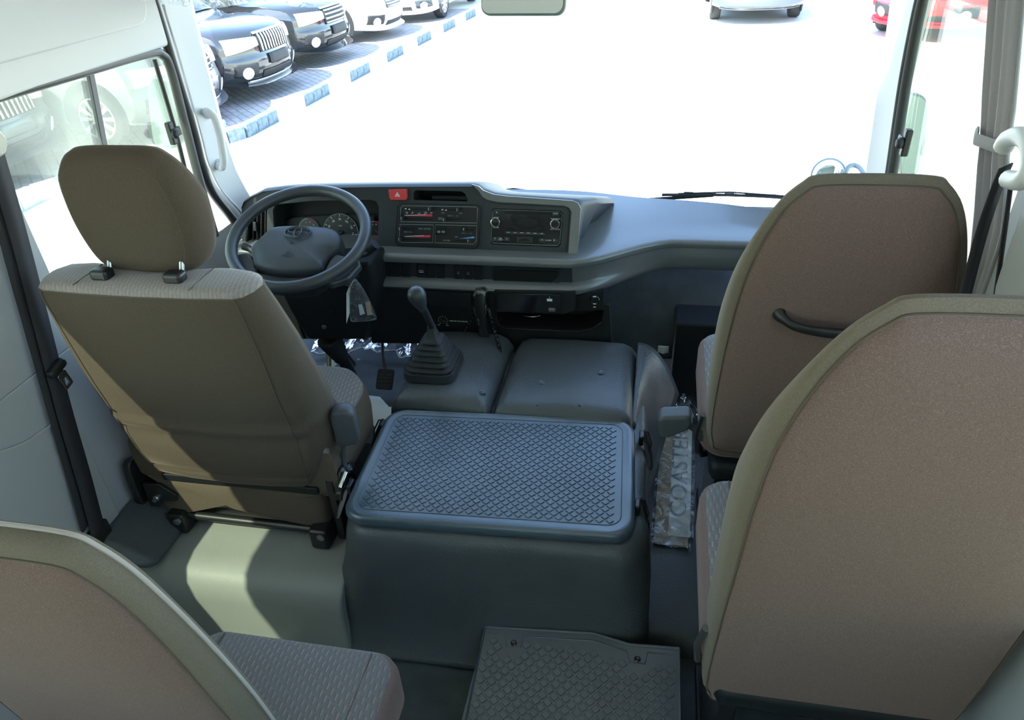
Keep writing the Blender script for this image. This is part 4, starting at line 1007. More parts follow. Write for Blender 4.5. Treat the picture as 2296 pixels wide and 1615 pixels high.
# ---------------------------------------------------------------- switch band
bp2 = Plane((-.55, 1.8725, .625), (1, 0, 0), (0, -.010, .05))
for i, (x0, mark) in enumerate(((860, 0), (881, 0), (903, 0), (937, 1), (958, 0), (980, 0), (1020, 2), (1042, 2), (1064, 0))):
    dy = (x0 - 860) * .037
    l = [bp2.px(x0, 589 + dy), bp2.px(x0 + 17, 589.5 + dy), bp2.px(x0 + 17, 617 + dy), bp2.px(x0, 616.5 + dy)]
    sw = plate('switch', bp2, [l], 'black', db, depth=.006, off=.0045, bevel=.0012)
    c = sum(l, Vector((0, 0))) / 4
    if mark == 1:
        mk('defrost_symbol', G().tube([bp2.w(c.x + a, c.y + b_, .0062) for a, b_ in ((-.006, .004), (.006, .004), (.0075, -.003), (-.0075, -.003))], .0006, 5, closed=True).tube([bp2.w(c.x + a, c.y + b_, .0062) for a, b_ in ((-.003, -.005), (-.001, 0), (.002, -.005))], .0005, 5).vf, 'ink', sw)
    if mark == 2:
        mk('fan_symbol', G().box(bp2.w(c.x, c.y + .003, .0062), (.005, .002, .0004), bp2.rot).box(bp2.w(c.x, c.y - .003, .0062), (.007, .0035, .0004), bp2.rot).vf, 'inkdim', sw, smooth=False)
l = [bp2.px(1107, 599), bp2.px(1256, 604), bp2.px(1250, 622), bp2.px(1236, 633), bp2.px(1107, 627)]
tr_ = plate('card_tray', bp2, [l], 'recess', db, depth=.003, off=.0028)
tube('tray_rim', [bp2.w(p.x, p.y, .004) for p in l], .0014, 'fascia', tr_, closed=True, n=6)
plate('tray_insert', bp2, [[bp2.px(1131, 602), bp2.px(1248, 607), bp2.px(1246, 614), bp2.px(1131, 609)]], 'dark', tr_, depth=.008, off=.009)
plate('band_end', bp2, [[bp2.px(1256, 600), bp2.px(1280, 601), bp2.px(1262, 628), bp2.px(1246, 638), bp2.px(1226, 638), bp2.px(1240, 632), bp2.px(1252, 622)]], 'fascia', db, depth=.004, off=.003)

# ---------------------------------------------------------------- lower panels
lp2 = Plane((-.5, 1.868, .5), (1, 0, 0), (0, 0, 1))
lo2 = [lp2.px(826, 640), lp2.px(1100, 655), lp2.px(1366, 640), lp2.px(1372, 782), lp2.px(1296, 797), lp2.px(1120, 788), lp2.px(1030, 770), lp2.px(835, 768)]
pk = [lp2.px(1112, 656), lp2.px(1290, 660), lp2.px(1352, 662), lp2.px(1353, 700), lp2.px(1350, 722), lp2.px(1330, 736), lp2.px(1298, 743), lp2.px(1135, 736), lp2.px(1118, 728), lp2.px(1112, 712)]
plate('lower_panel', lp2, [[Vector((lo2[0].x, .075)), Vector((-.5 + .62 - .42, .072)), Vector((.28, .055)), Vector((lo2[2].x, .035))] + lo2[3:], pk], 'dark', db, depth=.014, bevel=.002)
well('pocket', lp2, pk, .10, 'recess', db, .96)
tube('pocket_lip', [lp2.w(p.x, p.y, .002) for p in pk[4:] ], .003, 'dark', db, n=8)
for px in (1131, 1300):
    a, b_ = lp2.px(px, 745), lp2.px(px, 795)
    box('panel_joint', lp2.w(*((a + b_) / 2), .0024), (.0035, abs(a.y - b_.y), .001), 'recess', db, rot=lp2.rot, bevel=0)
# right side: surface sweeping forward to the glovebox
gb = G().grid(lambda u, v: Vector((lo2[2].x - .004 + .69 * u, 1.868 + .20 * sstep(u, .0, .45) + .012 * (1 - v) * sstep(u, 0, .3), .385 + .195 * v)), 24, 6)
mk('glovebox_panel', gb.vf, 'dark', db, solid=.01)
plate('lower_panel', lp2, [[Vector((-.78, .075)), Vector((-.36, .075)), Vector((-.36, -.12)), Vector((-.78, -.16))]], 'dark', db, depth=.014, off=-.004, bevel=.002)
# ashtray and microphone volume plate
at_ = plate('ashtray', lp2, [rrect(*(lp2.px(958, 683) + Vector((0, 0))), *lp2.px(1056, 657), .003)], 'black', db, depth=.008, off=.006, bevel=.0015)
for k in range(8):
    a = lp2.px(966 + 12 * k, 664); b_ = lp2.px(966 + 12 * k, 680)
    mk('rib', G().box(lp2.w(*((a + b_) / 2), .0066), (.0018, abs(a.y - b_.y), .001), lp2.rot).vf, 'dark', at_, smooth=False)
mv = plate('volume_plate', lp2, [[lp2.px(960, 702), lp2.px(1062, 705), lp2.px(1062, 735), lp2.px(960, 733)]], 'recess', db, depth=.003, off=.0042)
c = lp2.px(994, 717)
lathe('volume_knob', lp2.w(*c, .001), lp2.n, [(.0085, 0), (.008, .012), (.005, .014), (0, .014)], 'black', mv)
for k in range(9):
    an = R(225 - 33.75 * k); mk('dial_dot', G().box(lp2.w(c.x + .0145 * math.cos(an), c.y + .0145 * math.sin(an), .0048), (.0022, .0022, .0006), lp2.rot).vf, 'ink', mv, smooth=False)
q = lp2.px(1029, 719); text('lettering', 'PUSH SW MIC VOLUME', lp2, q.x, q.y, .0056, 'ink', mv, off=.0048)
q = lp2.px(985, 727); text('lettering', 'MIN', lp2, q.x, q.y, .004, 'ink', mv, off=.0048); q = lp2.px(1004, 728); text('lettering', 'MAX', lp2, q.x, q.y, .004, 'ink', mv, off=.0048)
# power outlet
ol = plate('outlet_plate', lp2, [[lp2.px(1290, 663), lp2.px(1354, 650), lp2.px(1354, 694), lp2.px(1290, 694)]], 'dark', db, depth=.006, off=.004, bevel=.001)
c = lp2.px(1334, 669); r_ = (lp2.px(1346, 669) - c).length
lathe('outlet_socket', lp2.w(*c, .002), lp2.n, [(r_, 0), (r_, .006), (r_ * .8, .010), (r_ * .7, .006), (0, .006)], 'gloss', ol)
for py in (661, 677, 684):
    q = lp2.px(1334, py); mk('printed_mark', G().box(lp2.w(*q, .0125), (.009 if py != 684 else .008, .003, .0005), lp2.rot).vf, 'ink', ol, smooth=False)
# vent ring glimpsed in the pocket
c = lp2.at(1187, 722, -.03); tube('cup_ring', [c + Vector((.030 * math.cos(R(a)), .02 + .018 * math.sin(R(a)), 0)) for a in range(0, 360, 15)], .0025, 'chrome', db, closed=True, n=6)

# ---------------------------------------------------------------- disc player in the pocket
dp = Plane((-.3, 1.846, .54), (1, 0, 0), (0, .05, 1))
dl_ = [dp.px(1116, 656), dp.px(1258, 660), dp.px(1256, 699), dp.px(1116, 694)]
dv = thing('disc_player', 'black disc player slung in the pocket under the dashboard', 'disc player', dp.w(*dl_[0]))
g = G().prism([dp.w(*q) for q in [dp.px(1108, 650), dp.px(1290, 654), dp.px(1290, 697), dp.px(1262, 706), dp.px(1112, 700)]], (0, .09, .0))
mk('case', g.vf, 'dark', dv, bevel=.003)
fc = plate('face', dp, [dl_], 'gloss', dv, depth=.006, off=.006, bevel=.001)
plate('disc_slot', dp, [[dp.px(1146, 665), dp.px(1200, 667), dp.px(1200, 669), dp.px(1146, 667)]], 'inkdim', fc, depth=.0005, off=.0065)
plate('eject_button', dp, [rrect(*(dp.px(1227, 673)), *(dp.px(1239, 668)), .0015)], 'ink', fc, depth=.002, off=.008)
q = dp.px(1233, 664.5); text('lettering', '\u25b2', dp, q.x, q.y, .004, 'ink', fc, off=.0068)
plate('maker_mark', dp, [[dp.px(1121, 659), dp.px(1125, 659), dp.px(1136, 660), dp.px(1136, 661.5), dp.px(1126, 662)]], 'ink', fc, depth=.0004, off=.0066)
q = dp.px(1238, 692); text('lettering', 'DVD', dp, q.x, q.y, .0062, 'ink', fc, off=.0068)
tube('logo_frame', [dp.w(p.x + q.x, p.y + q.y, .0066) for p in rrect(-.009, -.0045, .009, .0045, .002)], .0006, 'ink', fc, closed=True, n=5)

# ================================================================== steering wheel and column
WC = Vector((-.966, 1.72, .791)); yw, tl_ = .119, .3745
U = Vector((math.cos(yw), math.sin(yw), 0)); V = Vector((-math.sin(yw) * math.cos(tl_), math.cos(yw) * math.cos(tl_), math.sin(tl_)))
wp = Plane(WC, U, V)
sw_ = thing('steering_wheel', 'black steering wheel with a padded centre and oval emblem', 'steering wheel', WC)
rim = tube('rim', [wp.w(.188 * math.cos(R(a)), .188 * math.sin(R(a)), 0) for a in range(0, 360, 5)], .0165, 'wheel', sw_, closed=True, n=16)
hpn_ = Plane(wp.w(0, 0, -.018), U, V)
po_ = [hpn_.px(*q) for q in [(562, 556), (580, 538), (601, 518), (620, 510), (660, 507), (710, 509), (745, 514), (760, 523), (768, 538), (763, 556), (750, 565), (735, 578), (726, 594), (722, 606), (690, 610), (640, 612), (600, 608), (572, 598), (566, 580)]]
pad = pillow('hub_pad', hpn_, spline(po_, 3, closed=True), [(.03, -.055), (.006, -.05), (0, -.03), (0, -.006), (.003, .003), (.010, .009), (.025, .014), (.05, .017)], 'pad', sw_)
mk('lower_pad', G().prism([hpn_.at(*q, -.012) for q in [(575, 602), (640, 613), (700, 611), (724, 606), (722, 618), (700, 632), (650, 637), (600, 630), (580, 618)]], wp.n * -.05).vf, 'black', sw_, bevel=.008, seg=3)
for sgn, pts in ((-1, [(515, 590), (530, 566), (556, 562), (568, 580), (574, 600), (570, 622), (540, 622)]), (1, [(752, 565), (775, 572), (800, 566), (808, 590), (780, 622), (740, 634), (722, 628), (727, 600), (738, 578)])):
    mk('spoke', G().prism([hpn_.at(*q, -.004) for q in pts], wp.n * -.026).vf, 'wheel', sw_, bevel=.008, seg=3)
# emblem: ring of ovals in relief
ep = Plane(hpn_.at(668, 521, .0165), U, V - wp.n * .10)
c0 = ep.px(668, 521); ew = (ep.px(697, 521) - c0).length; eh = abs(ep.px(668, 533).y - ep.px(668, 508.5).y) / 2
def oval(cx, cy, a, b_, r): return G().tube([ep.w(c0.x + cx + a * math.cos(R(t)), c0.y + cy + b_ * math.sin(R(t)), .0015) for t in range(0, 360, 10)], r, 6, closed=True).vf
em = mk('emblem', oval(0, 0, ew, eh, .0024), 'pad', pad, label='oval ring emblem in relief')
mk('emblem', oval(0, eh * .30, ew * .78, eh * .46, .0021), 'pad', pad); mk('emblem', oval(0, -.02 * eh, ew * .27, eh * .82, .0021), 'pad', pad)
plq = Plane(hpn_.at(650, 580, .0172), U, V)
text('lettering', 'SRS\nAIRBAG', plq, 0, 0, .0095, 'shadeink', pad, off=.002); q = plq.px(654, 545); text('lettering', 'AD', plq, q.x, q.y, .008, 'shadeink', pad, off=.0015)

scn = thing('steering_column', 'dark steering column cover with boot and shaft below the wheel', 'steering column', (-.95, 1.78, .5))
kp = Plane((-.95, 1.765, .56), (1, 0, 0), (0, -.10, 1))
mk('column_cover', G().prism([kp.at(*q) for q in [(600, 600), (830, 588), (838, 640), (834, 735), (824, 764), (690, 764), (650, 700)]], (0, .13, -.005)).vf, 'dark', scn, bevel=.014, seg=3)
mk('column_shroud', G().loft([[wp.w(a * .055 + 0, b_ * .05 - .01, -.082) for a, b_ in [(math.cos(R(t)), math.sin(R(t))) for t in range(0, 360, 20)]], [wp.w(a * .07, b_ * .06 - .01, -.11) + Vector((0, .02, 0)) for a, b_ in [(math.cos(R(t)), math.sin(R(t))) for t in range(0, 360, 20)]], [wp.w(a * .08, b_ * .07 + .03, -.16) + Vector((0, .06, 0)) for a, b_ in [(math.cos(R(t)), math.sin(R(t))) for t in range(0, 360, 20)]]]).vf, 'black', scn)
c = kp.at(741, 696, .002); lathe('access_hole', c, kp.n, [(.010, 0), (.0105, .0015), (.008, .001), (0, .0008)], 'recess', scn)
c = kp.at(727, 733, .001); lathe('screw', c, kp.n, [(.008, 0), (.007, .003), (.003, .005), (0, .005)], 'steel', scn, n=12)
bt0, bt1 = at(737, 758, y=1.83), at(768, 806, y=1.85)
prof_ = []
bl_ = (bt1 - bt0).length
for k in range(13): prof_.append((.040 - .018 * k / 12 + (.003 if k % 2 else 0), bl_ * k / 12))
lathe('shaft_boot', bt0, bt1 - bt0, prof_, 'rubber', scn)
tube('shaft', [bt1 - (bt1 - bt0) * .1, at(792, 850, y=1.87), at(806, 900, y=1.88)], .019, 'blackmetal', scn, n=16)
mk('shaft_guard', G().tube([at(770, 800, y=1.95), at(822, 870, y=1.95)], .020, 10).vf, 'black', scn)
s0 = wp.w(.13, -.045, -.06)
mk('stalk_right', G().tube([wp.w(.05, -.03, -.06), wp.w(.13, -.04, -.055), at(822, 566, y=1.77), at(842, 548, y=1.77)], [.007, .008, .012, .015], 10).vf, 'black', scn)
mk('stalk_left', G().tube([wp.w(-.05, -.03, -.06), wp.w(-.12, -.03, -.055), at(560, 558, y=1.80), at(545, 552, y=1.80)], [.007, .007, .010, .011], 10).vf, 'black', scn)
ig = at(783, 623, y=1.74)
mk('key_lock', G().lathe(ig + Vector((.008, .03, 0)), (0, -1, .1), [(.018, 0), (.018, .022), (.014, .028), (0, .028)], 20).vf, 'black', scn)

# key with its bagged tags
ky = thing('ignition_key', 'ignition key with tags in a small clear plastic bag', 'key', ig)
lathe('key_head', ig, (.4, -1, 0), [(.002, 0), (.011, .001), (.012, .004), (.011, .007), (0, .008)], 'black', ky, n=18)
tube('key_ring', [ig + Vector((-.004 + .010 * math.cos(R(a)), -.010, -.008 + .012 * math.sin(R(a)))) for a in range(0, 360, 20)], .0013, 'chrome', ky, closed=True, n=6)
kp2 = Plane(at(812, 675, y=1.715), (1, .1, 0), (0, 0, 1))
o2 = [kp2.px(*q) for q in [(783, 628), (800, 628), (826, 668), (843, 708), (840, 718), (800, 722), (786, 720), (784, 700), (783, 660)]]
pillow('clear_bag', kp2, spline(o2, 3, closed=True), [(.01, -.004), (.001, -.003), (0, 0), (.002, .003), (.012, .005)], 'film', ky)
plate('white_tag', kp2, [[kp2.px(*q) for q in [(778, 656), (784, 640), (785, 700), (778, 724)]]], 'paper', ky, depth=.0008, off=.006)
plate('white_tag', kp2, [[kp2.px(*q) for q in [(804, 682), (812, 681), (819, 702), (808, 706)]]], 'paper', ky, depth=.0008, off=.004)
plate('tan_tag', kp2, [[kp2.px(*q) for q in [(819, 676), (830, 675), (836, 705), (824, 706)]]], 'tag', ky, depth=.0008, off=.003)
mk('string', G().tube([kp2.at(792, 629, .004), kp2.at(786, 642, .006), kp2.at(784, 660, .007)], .0016, 6).vf, 'tag', ky)

# ================================================================== handheld microphone
mc = thing('microphone', 'handheld microphone in crinkled clear wrap with a coiled black cord', 'microphone', at(1082, 700, y=1.835))
mpl = Plane(at(1082, 700, y=1.836), (1, 0, 0), (0, .06, 1))
mo = [mpl.px(*q) for q in [(1066, 650), (1090, 648), (1092, 668), (1094, 690), (1090, 715), (1098, 745), (1102, 762), (1090, 768), (1080, 760), (1076, 735), (1070, 712), (1064, 688)]]
pillow('body', mpl, ring_outline(spline(mo, 3, closed=True), .004), [(.006, -.014), (0, -.008), (0, .008), (.003, .014), (.008, .016)], 'black', mc)
g = G(); so = spline(mo, 6, closed=True); n = len(so); random.seed(9)
rings = []
for ins, h in ((.004, -.012), (-.001, -.004), (-.001, .006), (.002, .018), (.010, .022)):
    ring = []
    cc = sum(so, Vector((0, 0))) / n
    for p in so:
        d = p - cc; L = d.length; q = cc + d * max(.002, L - ins + random.uniform(-.0025, .0025)) / L
        ring.append(mpl.w(q.x, q.y, h + random.uniform(-.003, .003)))
    rings.append(ring)
g.loft(rings, False, False)
mk('plastic_wrap', g.vf, 'film_dark', mc)
def coil(name, pts, r, turns, wire):
    base = spline(pts, 24); m = turns * 8; g = []
    for k in range(m + 1):
        f = k / m * (len(base) - 1); i = min(int(f), len(base) - 2); p = base[i].lerp(base[i + 1], f - i); t = (base[i + 1] - base[i]).normalized()
        a = t.orthogonal().normalized(); b_ = t.cross(a); an = 2 * math.pi * k / 8
        g.append(p + (a * math.cos(an) + b_ * math.sin(an)) * r)
    return tube(name, g, wire, 'gloss', mc, n=5)
coil('coiled_cord', [at(1093, 688, y=1.83), at(1100, 712, y=1.825), at(1110, 745, y=1.80), at(1119, 775, y=1.765), at(1121, 794, y=1.745), at(1110, 803, y=1.735), at(1098, 795, y=1.75), at(1094, 778, y=1.78), at(1088, 766, y=1.82)], .0048, 52, .0017)
coil('coiled_cord', [at(1064, 706, y=1.84), at(1050, 728, y=1.842), at(1034, 752, y=1.85), at(1026, 765, y=1.86)], .0045, 20, .0016)

# ================================================================== pedals and loose film under the dashboard
for px, lab, w_ in ((862, 'black ribbed brake pedal on a long arm to the left of the gear lever', .05),):
    y = 1.80; c = at(px, 850, y=y)
    pd = thing('brake_pedal', lab, 'pedal', c)
    ppl = Plane(c, (1, 0, 0), (0, .75, .75))
    mk('pad', G().prism([ppl.w(a, b_) for a, b_ in rrect(-.028, -.034, .028, .034, .008)], ppl.n * -.012).vf, 'rubber', pd, bevel=.003)
    for k in range(5): box('rib', ppl.w(0, -.024 + .012 * k, .001), (.048, .004, .003), 'rubber', pd, rot=ppl.rot, bevel=.001)
    tube('arm', [ppl.w(0, .01, -.014), at(858, 800, y=1.87), at(857, 752, y=1.92)], .009, 'blackmetal', pd, flat=.6)
c = at(738, 800, y=1.93)
pd = thing('clutch_pedal', 'black clutch pedal arm between the steering column and the driver\'s seat', 'pedal', c)
tube('arm', [at(738, 750, y=1.95), at(737, 800, y=1.92), at(738, 850, y=1.88)], .009, 'blackmetal', pd, flat=.6)
mk('pad', G().box(at(738, 860, y=1.87), (.055, .012, .06), Matrix.Rotation(R(-40), 3, 'X')).vf, 'rubber', pd, bevel=.003)
pf_ = thing('plastic_sheet', 'crumpled clear plastic sheet hanging under the dashboard behind the pedals', 'plastic sheet', at(850, 775, y=2.02))
random.seed(3)
def crump(u, v):
    p0 = at(705 + 240 * u, 752 + 10 * u, y=2.03); p1 = at(700 + 250 * u, 786 + 4 * u + 7 * math.sin(u * 9), y=1.99)
    return p0.lerp(p1, v) + Vector((0, .012 * math.sin(u * 23 + v * 4) + .006 * math.sin(u * 61), .004 * math.sin(u * 37)))
mk('sheet', G().grid(crump, 60, 6).vf, 'film', pf_)
mk('folded_edge', G().tube([crump(k / 40, 1) + Vector((0, -.004, 0)) for k in range(41)], .0035, 6).vf, 'paper', pf_)
for q, w_, lab in (((1098, 792), .03, 'white paper scrap showing under the dashboard behind the cord'), ((1487, 786), .035, 'white paper scrap showing under the right of the dashboard')):
    c = at(*q, y=1.905 if q[0] < 1200 else 2.09)
    s = mk('paper_scrap', G().grid(lambda u, v: c + Vector((w_ * (u - .5), .004 * math.sin(u * 9) * (1 - v), (.12 if q[0] < 1200 else .03) * v - .012)), 8, 4).vf, 'paper', solid=.001)
    tag(s, lab, 'paper')
# ================================================================== outside: road, kerb, paving
struct(mk('ground', G().add([(-60, -40, GZ), (60, -40, GZ), (60, 90, GZ), (-60, 90, GZ)], [[0, 1, 2, 3]]).vf, 'concrete', smooth=False))
pm_, pn_, pl_, pb_ = nt('herringbone_pavers')
tc = pn_.new('ShaderNodeTexCoord'); mpn = pn_.new('ShaderNodeMapping'); mpn.inputs['Rotation'].default_value = (0, 0, R(45))
bk_ = pn_.new('ShaderNodeTexBrick'); bk_.inputs['Scale'].default_value = 1.0; bk_.inputs['Brick Width'].default_value = .22; bk_.inputs['Row Height'].default_value = .11; bk_.inputs['Mortar Size'].default_value = .008
bk_.inputs['Color1'].default_value = (.30, .285, .275, 1); bk_.inputs['Color2'].default_value = (.37, .345, .33, 1); bk_.inputs['Mortar'].default_value = (.16, .155, .15, 1)
pl_.new(tc.outputs['Object'], mpn.inputs[0]); pl_.new(mpn.outputs[0], bk_.inputs['Vector']); pl_.new(bk_.outputs['Color'], pb_.inputs['Base Color']); pb_.inputs['Roughness'].default_value = .85
KL = [Vector((-6.35, 2.5)), Vector((-6.38, 6.2)), Vector((-5.21, 8.48)), Vector((-4.82, 14.66)), Vector((-4.45, 19.5))]
pv = [(-40, 2.5, GZ + .03)] + [(p.x - .10, p.y, GZ + .03) for p in KL] + [(-40, 19.5, GZ + .03)]
pvo = struct(mk('ground_paving', G().prism(pv, (0, 0, -.06)).vf, pm_, smooth=False))
kb = thing('kerb', 'kerb of white and grey painted blocks between the road and the parked cars', 'kerb', (KL[2].x, KL[2].y, GZ))
kme = {}
i = 0
for a, b_ in zip(KL, KL[1:]):
    if a == KL[2]: i = 3
    L = (b_ - a).length; n = max(1, round(L / .258)); d = (b_ - a) / n; an = math.atan2(d.y, d.x)
    for k in range(n):
        c = a + d * (k + .5); m_ = 'kerbgrey' if (i // 3) % 2 else 'kerbwhite'; i += 1
        key = (m_, round(d.length, 3))
        mt_ = Matrix.Translation((c.x, c.y, GZ + .06)) @ Matrix.Rotation(an, 4, 'Z')
        if key not in kme:
            o = mk('kerb_block', G().box((0, 0, 0), (d.length - .008, .15, .20)).vf, m_, kb, bevel=.018, basis=mt_); kme[key] = o
        else:
            o = kme[key].copy(); o.parent = kb; C.objects.link(o); o.matrix_parent_inverse = WM[kb.name].inverted(); o.matrix_basis = mt_; WM[o.name] = mt_

# ================================================================== cars
SUV = [(2.02, .24), (2.16, .27), (2.26, .40), (2.29, .54), (2.26, .68), (2.24, .84), (2.16, .95), (1.95, 1.02), (1.55, 1.07), (1.05, 1.12), (.62, 1.42), (.25, 1.66), (-.4, 1.72), (-1.3, 1.70), (-1.85, 1.62), (-2.14, 1.25), (-2.24, .95), (-2.27, .60), (-2.24, .42), (-2.05, .28)]
SED = [(2.05, .20), (2.20, .23), (2.32, .34), (2.36, .48), (2.33, .60), (2.29, .72), (2.18, .82), (1.95, .88), (1.5, .93), (.95, .99), (.5, 1.24), (.1, 1.43), (-.4, 1.47), (-1.0, 1.43), (-1.5, 1.18), (-1.85, 1.06), (-2.25, 1.02), (-2.36, .78), (-2.36, .50), (-2.10, .26)]

def car(name, label, kind, paint, loc, head, group=None, grille='vertical', front=True, chrome_lip=False, fog=True, lamp_dark=False):
    prof = spline([Vector(p) for p in (SUV if kind == 'suv' else SED)], 4, closed=True); n = len(prof)
    HW = .92 if kind == 'suv' else .88; ZC = 1.10 if kind == 'suv' else .95
    base = Matrix.Translation((loc[0], loc[1], GZ + .03 if loc[0] < -4.4 else GZ)) @ Matrix.Rotation(R(head), 4, 'Z')
    t = bpy.data.objects.new(name, None); t.empty_display_size = .2; t['label'] = label; t['category'] = 'car'
    if group: t['group'] = group
    link(t, None, base)
    def P(s, y):
        """surface point at profile index s (float) and sideways position y"""
        s = s % n; i = int(s); p = prof[i].lerp(prof[(i + 1) % n], s - i); q = abs(y) / HW
        k = q ** 3.2
        x = p.x * (1 - .13 * k - (.03 * q ** 2)) ; z = p.y
        if z > .6: z -= (z - .6) * .10 * k
        else: z += .05 * q ** 6
        yy = y
        if z > ZC: yy = y * (1 - .28 * min(1, (z - ZC) / .55))
        return Vector((x, yy, z))
    def Nrm(s, y):
        a = P(s + .3, y) - P(s - .3, y); b_ = P(s, y + .01) - P(s, y - .01); nn = a.cross(b_).normalized()
        return nn if nn.dot(P(s, y) - Vector((0, 0, .75))) > 0 else -nn
    cols = [-1, -.985, -.94, -.85, -.7, -.5, -.25, 0, .25, .5, .7, .85, .94, .985, 1]
    g = G()
    for c in cols: g.v += [base @ P(s, c * HW) for s in range(n)]
    m = len(cols)
    g.f += [[j * n + s, j * n + (s + 1) % n, (j + 1) * n + (s + 1) % n, (j + 1) * n + s] for j in range(m - 1) for s in range(n)]
    g.f += [list(range(n)), [(m - 1) * n + s for s in range(n)]]
    bd = mk('body', g.vf, paint, t, ang=50)
    def sidx(x, z, lo, hi):
        return min(range(lo, hi), key=lambda s: (prof[s % n] - Vector((x, z))).length)
    def patch(nm, s0, s1, y0, y1, mat, par, off=.012, nu=6, nv=6, shape=None, **k):
        gg = G()
        def f(u, v):
            vv0, vv1 = (0, 1) if shape is None else shape(u)
            s = s0 + (s1 - s0) * (vv0 + (vv1 - vv0) * v); y = y0 + (y1 - y0) * u
            return base @ (P(s, y) + Nrm(s, y) * off)
        gg.grid(f, nu, nv)
        return mk(nm, gg.vf, mat, par, solid=.012, **k)
    # glazing
    iw0, iw1 = sidx(1.0, ZC + .05, 30, 50), sidx(.25, 1.6, 36, 56)
    patch('windscreen', iw0 + .5, iw1 - .5, -.74, .74, 'carglass', t)
    ir = 13 * 4
    patch('rear_window', ir + 4.5, ir + 8, -.62, .62, 'carglass', t)
    for s in (-1, 1):
        zt = max(p.y for p in prof)
        def sw(u, v): return base @ Vector((.55 - 2.1 * u, s * (HW * (1 - .28 * min(1, (.04 + (zt - ZC - .14) * v) / .55)) - .02 + .03), ZC + .04 + (zt - ZC - .16) * v * (1 - .25 * abs(u - .5) * 2 * (1 if u < .5 else .6))))
        mk('side_window', G().grid(sw, 6, 3).vf, 'carglass', t, solid=.03)
    # wheels and arches
    rw = .36 if kind == 'suv' else .33
    for x in (1.36, -1.36):
        for s in (-1, 1):
            yo = s * (HW * .995)
            c = Vector((x, s * (HW - .10), rw))
            mk('wheel_arch', G().loft([[base @ Vector((x + (rw + .07) * math.cos(R(a)), s * (HW - .02), rw + .02 + (rw + .07) * math.sin(R(a)))) for a in range(-30, 211, 12)], [base @ Vector((x + (rw + .07) * math.cos(R(a)), s * (HW + .006), rw + .02 + (rw + .07) * math.sin(R(a)))) for a in range(-30, 211, 12)]]).vf, 'rubber', t)
            ax = base.to_3x3() @ Vector((0, s, 0)); o = base @ c
            wh = lathe('wheel', o, ax, [(rw * .6, -.10), (rw * .93, -.10), (rw, -.07), (rw, .07), (rw * .95, .105), (rw * .72, .115), (rw * .66, .10), (rw * .62, .07), (0, .07)], 'tyre', t, n=32)
            gg = G(); u1 = base.to_3x3() @ Vector((1, 0, 0)); u2 = Vector((0, 0, 1)); co_ = o + ax * .095
            for k in range(10):
                an = 2 * math.pi * k / 10; d = u1 * math.cos(an) + u2 * math.sin(an); e = ax.cross(d)
                gg.prism([co_ + d * .04 - e * .014, co_ + d * (rw * .66) - e * .026, co_ + d * (rw * .66) + e * .026, co_ + d * .04 + e * .014], ax * .02)
            gg.lathe(co_, ax, [(.06, 0), (.055, .025), (0, .03)], 16)
            gg.tube([co_ + (u1 * math.cos(2 * math.pi * k / 32) + u2 * math.sin(2 * math.pi * k / 32)) * rw * .66 for k in range(32)], .016, 6, closed=True)
            mk('rim', gg.vf, 'alloy', wh)
    # nose
    s_lo, s_b, s_g0, s_g1, s_h = 4, 8, 14, 20, 23
    for s in (-1, 1):
        y0, y1 = s * .40, s * .86
        patch('headlamp', 16.5, 22.5, y0, y1, 'lamp', t, shape=lambda u: (.25 - .25 * u, .75 + .25 * u), nu=8)
        if fog:
            ss = 8.5; c = base @ (P(ss, s * .66) + Nrm(ss, s * .66) * .004); nn = base.to_3x3() @ Nrm(ss, s * .66)
            lathe('fog_lamp', c, nn, [(.085, 0), (.085, .012), (.070, .016), (.04, .02), (0, .021)], 'lamp', t, n=20)
            patch('fog_recess', 7, 12, s * .50, s * .82, 'rubber', t, off=.001)
    gr = patch('grille', 15.5, 22, -.38, .38, 'rubber', t, off=.006)
    if grille == 'vertical':
        for k in range(11):
            y = -.35 + .07 * k; patch('grille_bar', 15.8, 21.8, y - .014, y + .014, 'chrome', gr, off=.03, nu=1)
    else:
        for k in range(4):
            s = 15.8 + 1.6 * k; patch('grille_bar', s, s + .7, -.37, .37, 'chrome', gr, off=.03, nv=1, nu=10)
    patch('grille_frame', 22, 23, -.42, .42, 'chrome' if paint != 'carwhite' else paint, gr, off=.02, nv=2, nu=10)
    patch('lower_intake', 6.0, 8.5, -.40, .40, 'rubber', t, off=.006, nu=8)
    if chrome_lip: patch('bumper_lip', 3.6, 5.6, -.62, .62, 'alloy', t, off=.02, nu=10)
    patch('plate_panel', 10.5, 14.5, -.26, .26, paint if paint != 'carblack' else 'rubber', t, off=.02)
    # tail
    for s in (-1, 1): patch('tail_lamp', 66, 71.5, s * .55, s * .90, 'tail', t)
    rp = patch('rear_plate', 68.5, 71.5, -.27, .27, 'paper', t, off=.02)
    patch('rear_valance', 75, 79, -.75, .75, 'trimgrey' if kind == 'suv' else paint, t, off=.012, nu=10)
    for y in (-.44, -.34):
        o = base @ Vector((-2.13, y, .33)); d = base.to_3x3() @ Vector((-1, 0, 0))
        lathe('exhaust_tip', o, d, [(.045, 0), (.045, .14), (.036, .14), (.034, .04), (0, .04)], 'chrome', t, n=16)
    # door mirror stubs
    for s in (-1, 1): mk('door_mirror', G().box(base @ Vector((.78, s * (HW + .01), ZC + .06)), (.14, .12, .13), base.to_3x3()).vf, paint, t, bevel=.04, seg=3)
    return t
row = 'cars parked nose-on in the bays to the left'
car('suv', 'dark grey parked car at the far left, seen through the driver\'s side window', 'suv', 'cargrey', (-9.15, 6.75), 2, row)
car('suv', 'silver parked car, nearest of those seen through the windscreen, with horizontal grille bars', 'suv', 'carsilver', (-8.10, 8.84), -1, row, grille='horizontal', chrome_lip=True)
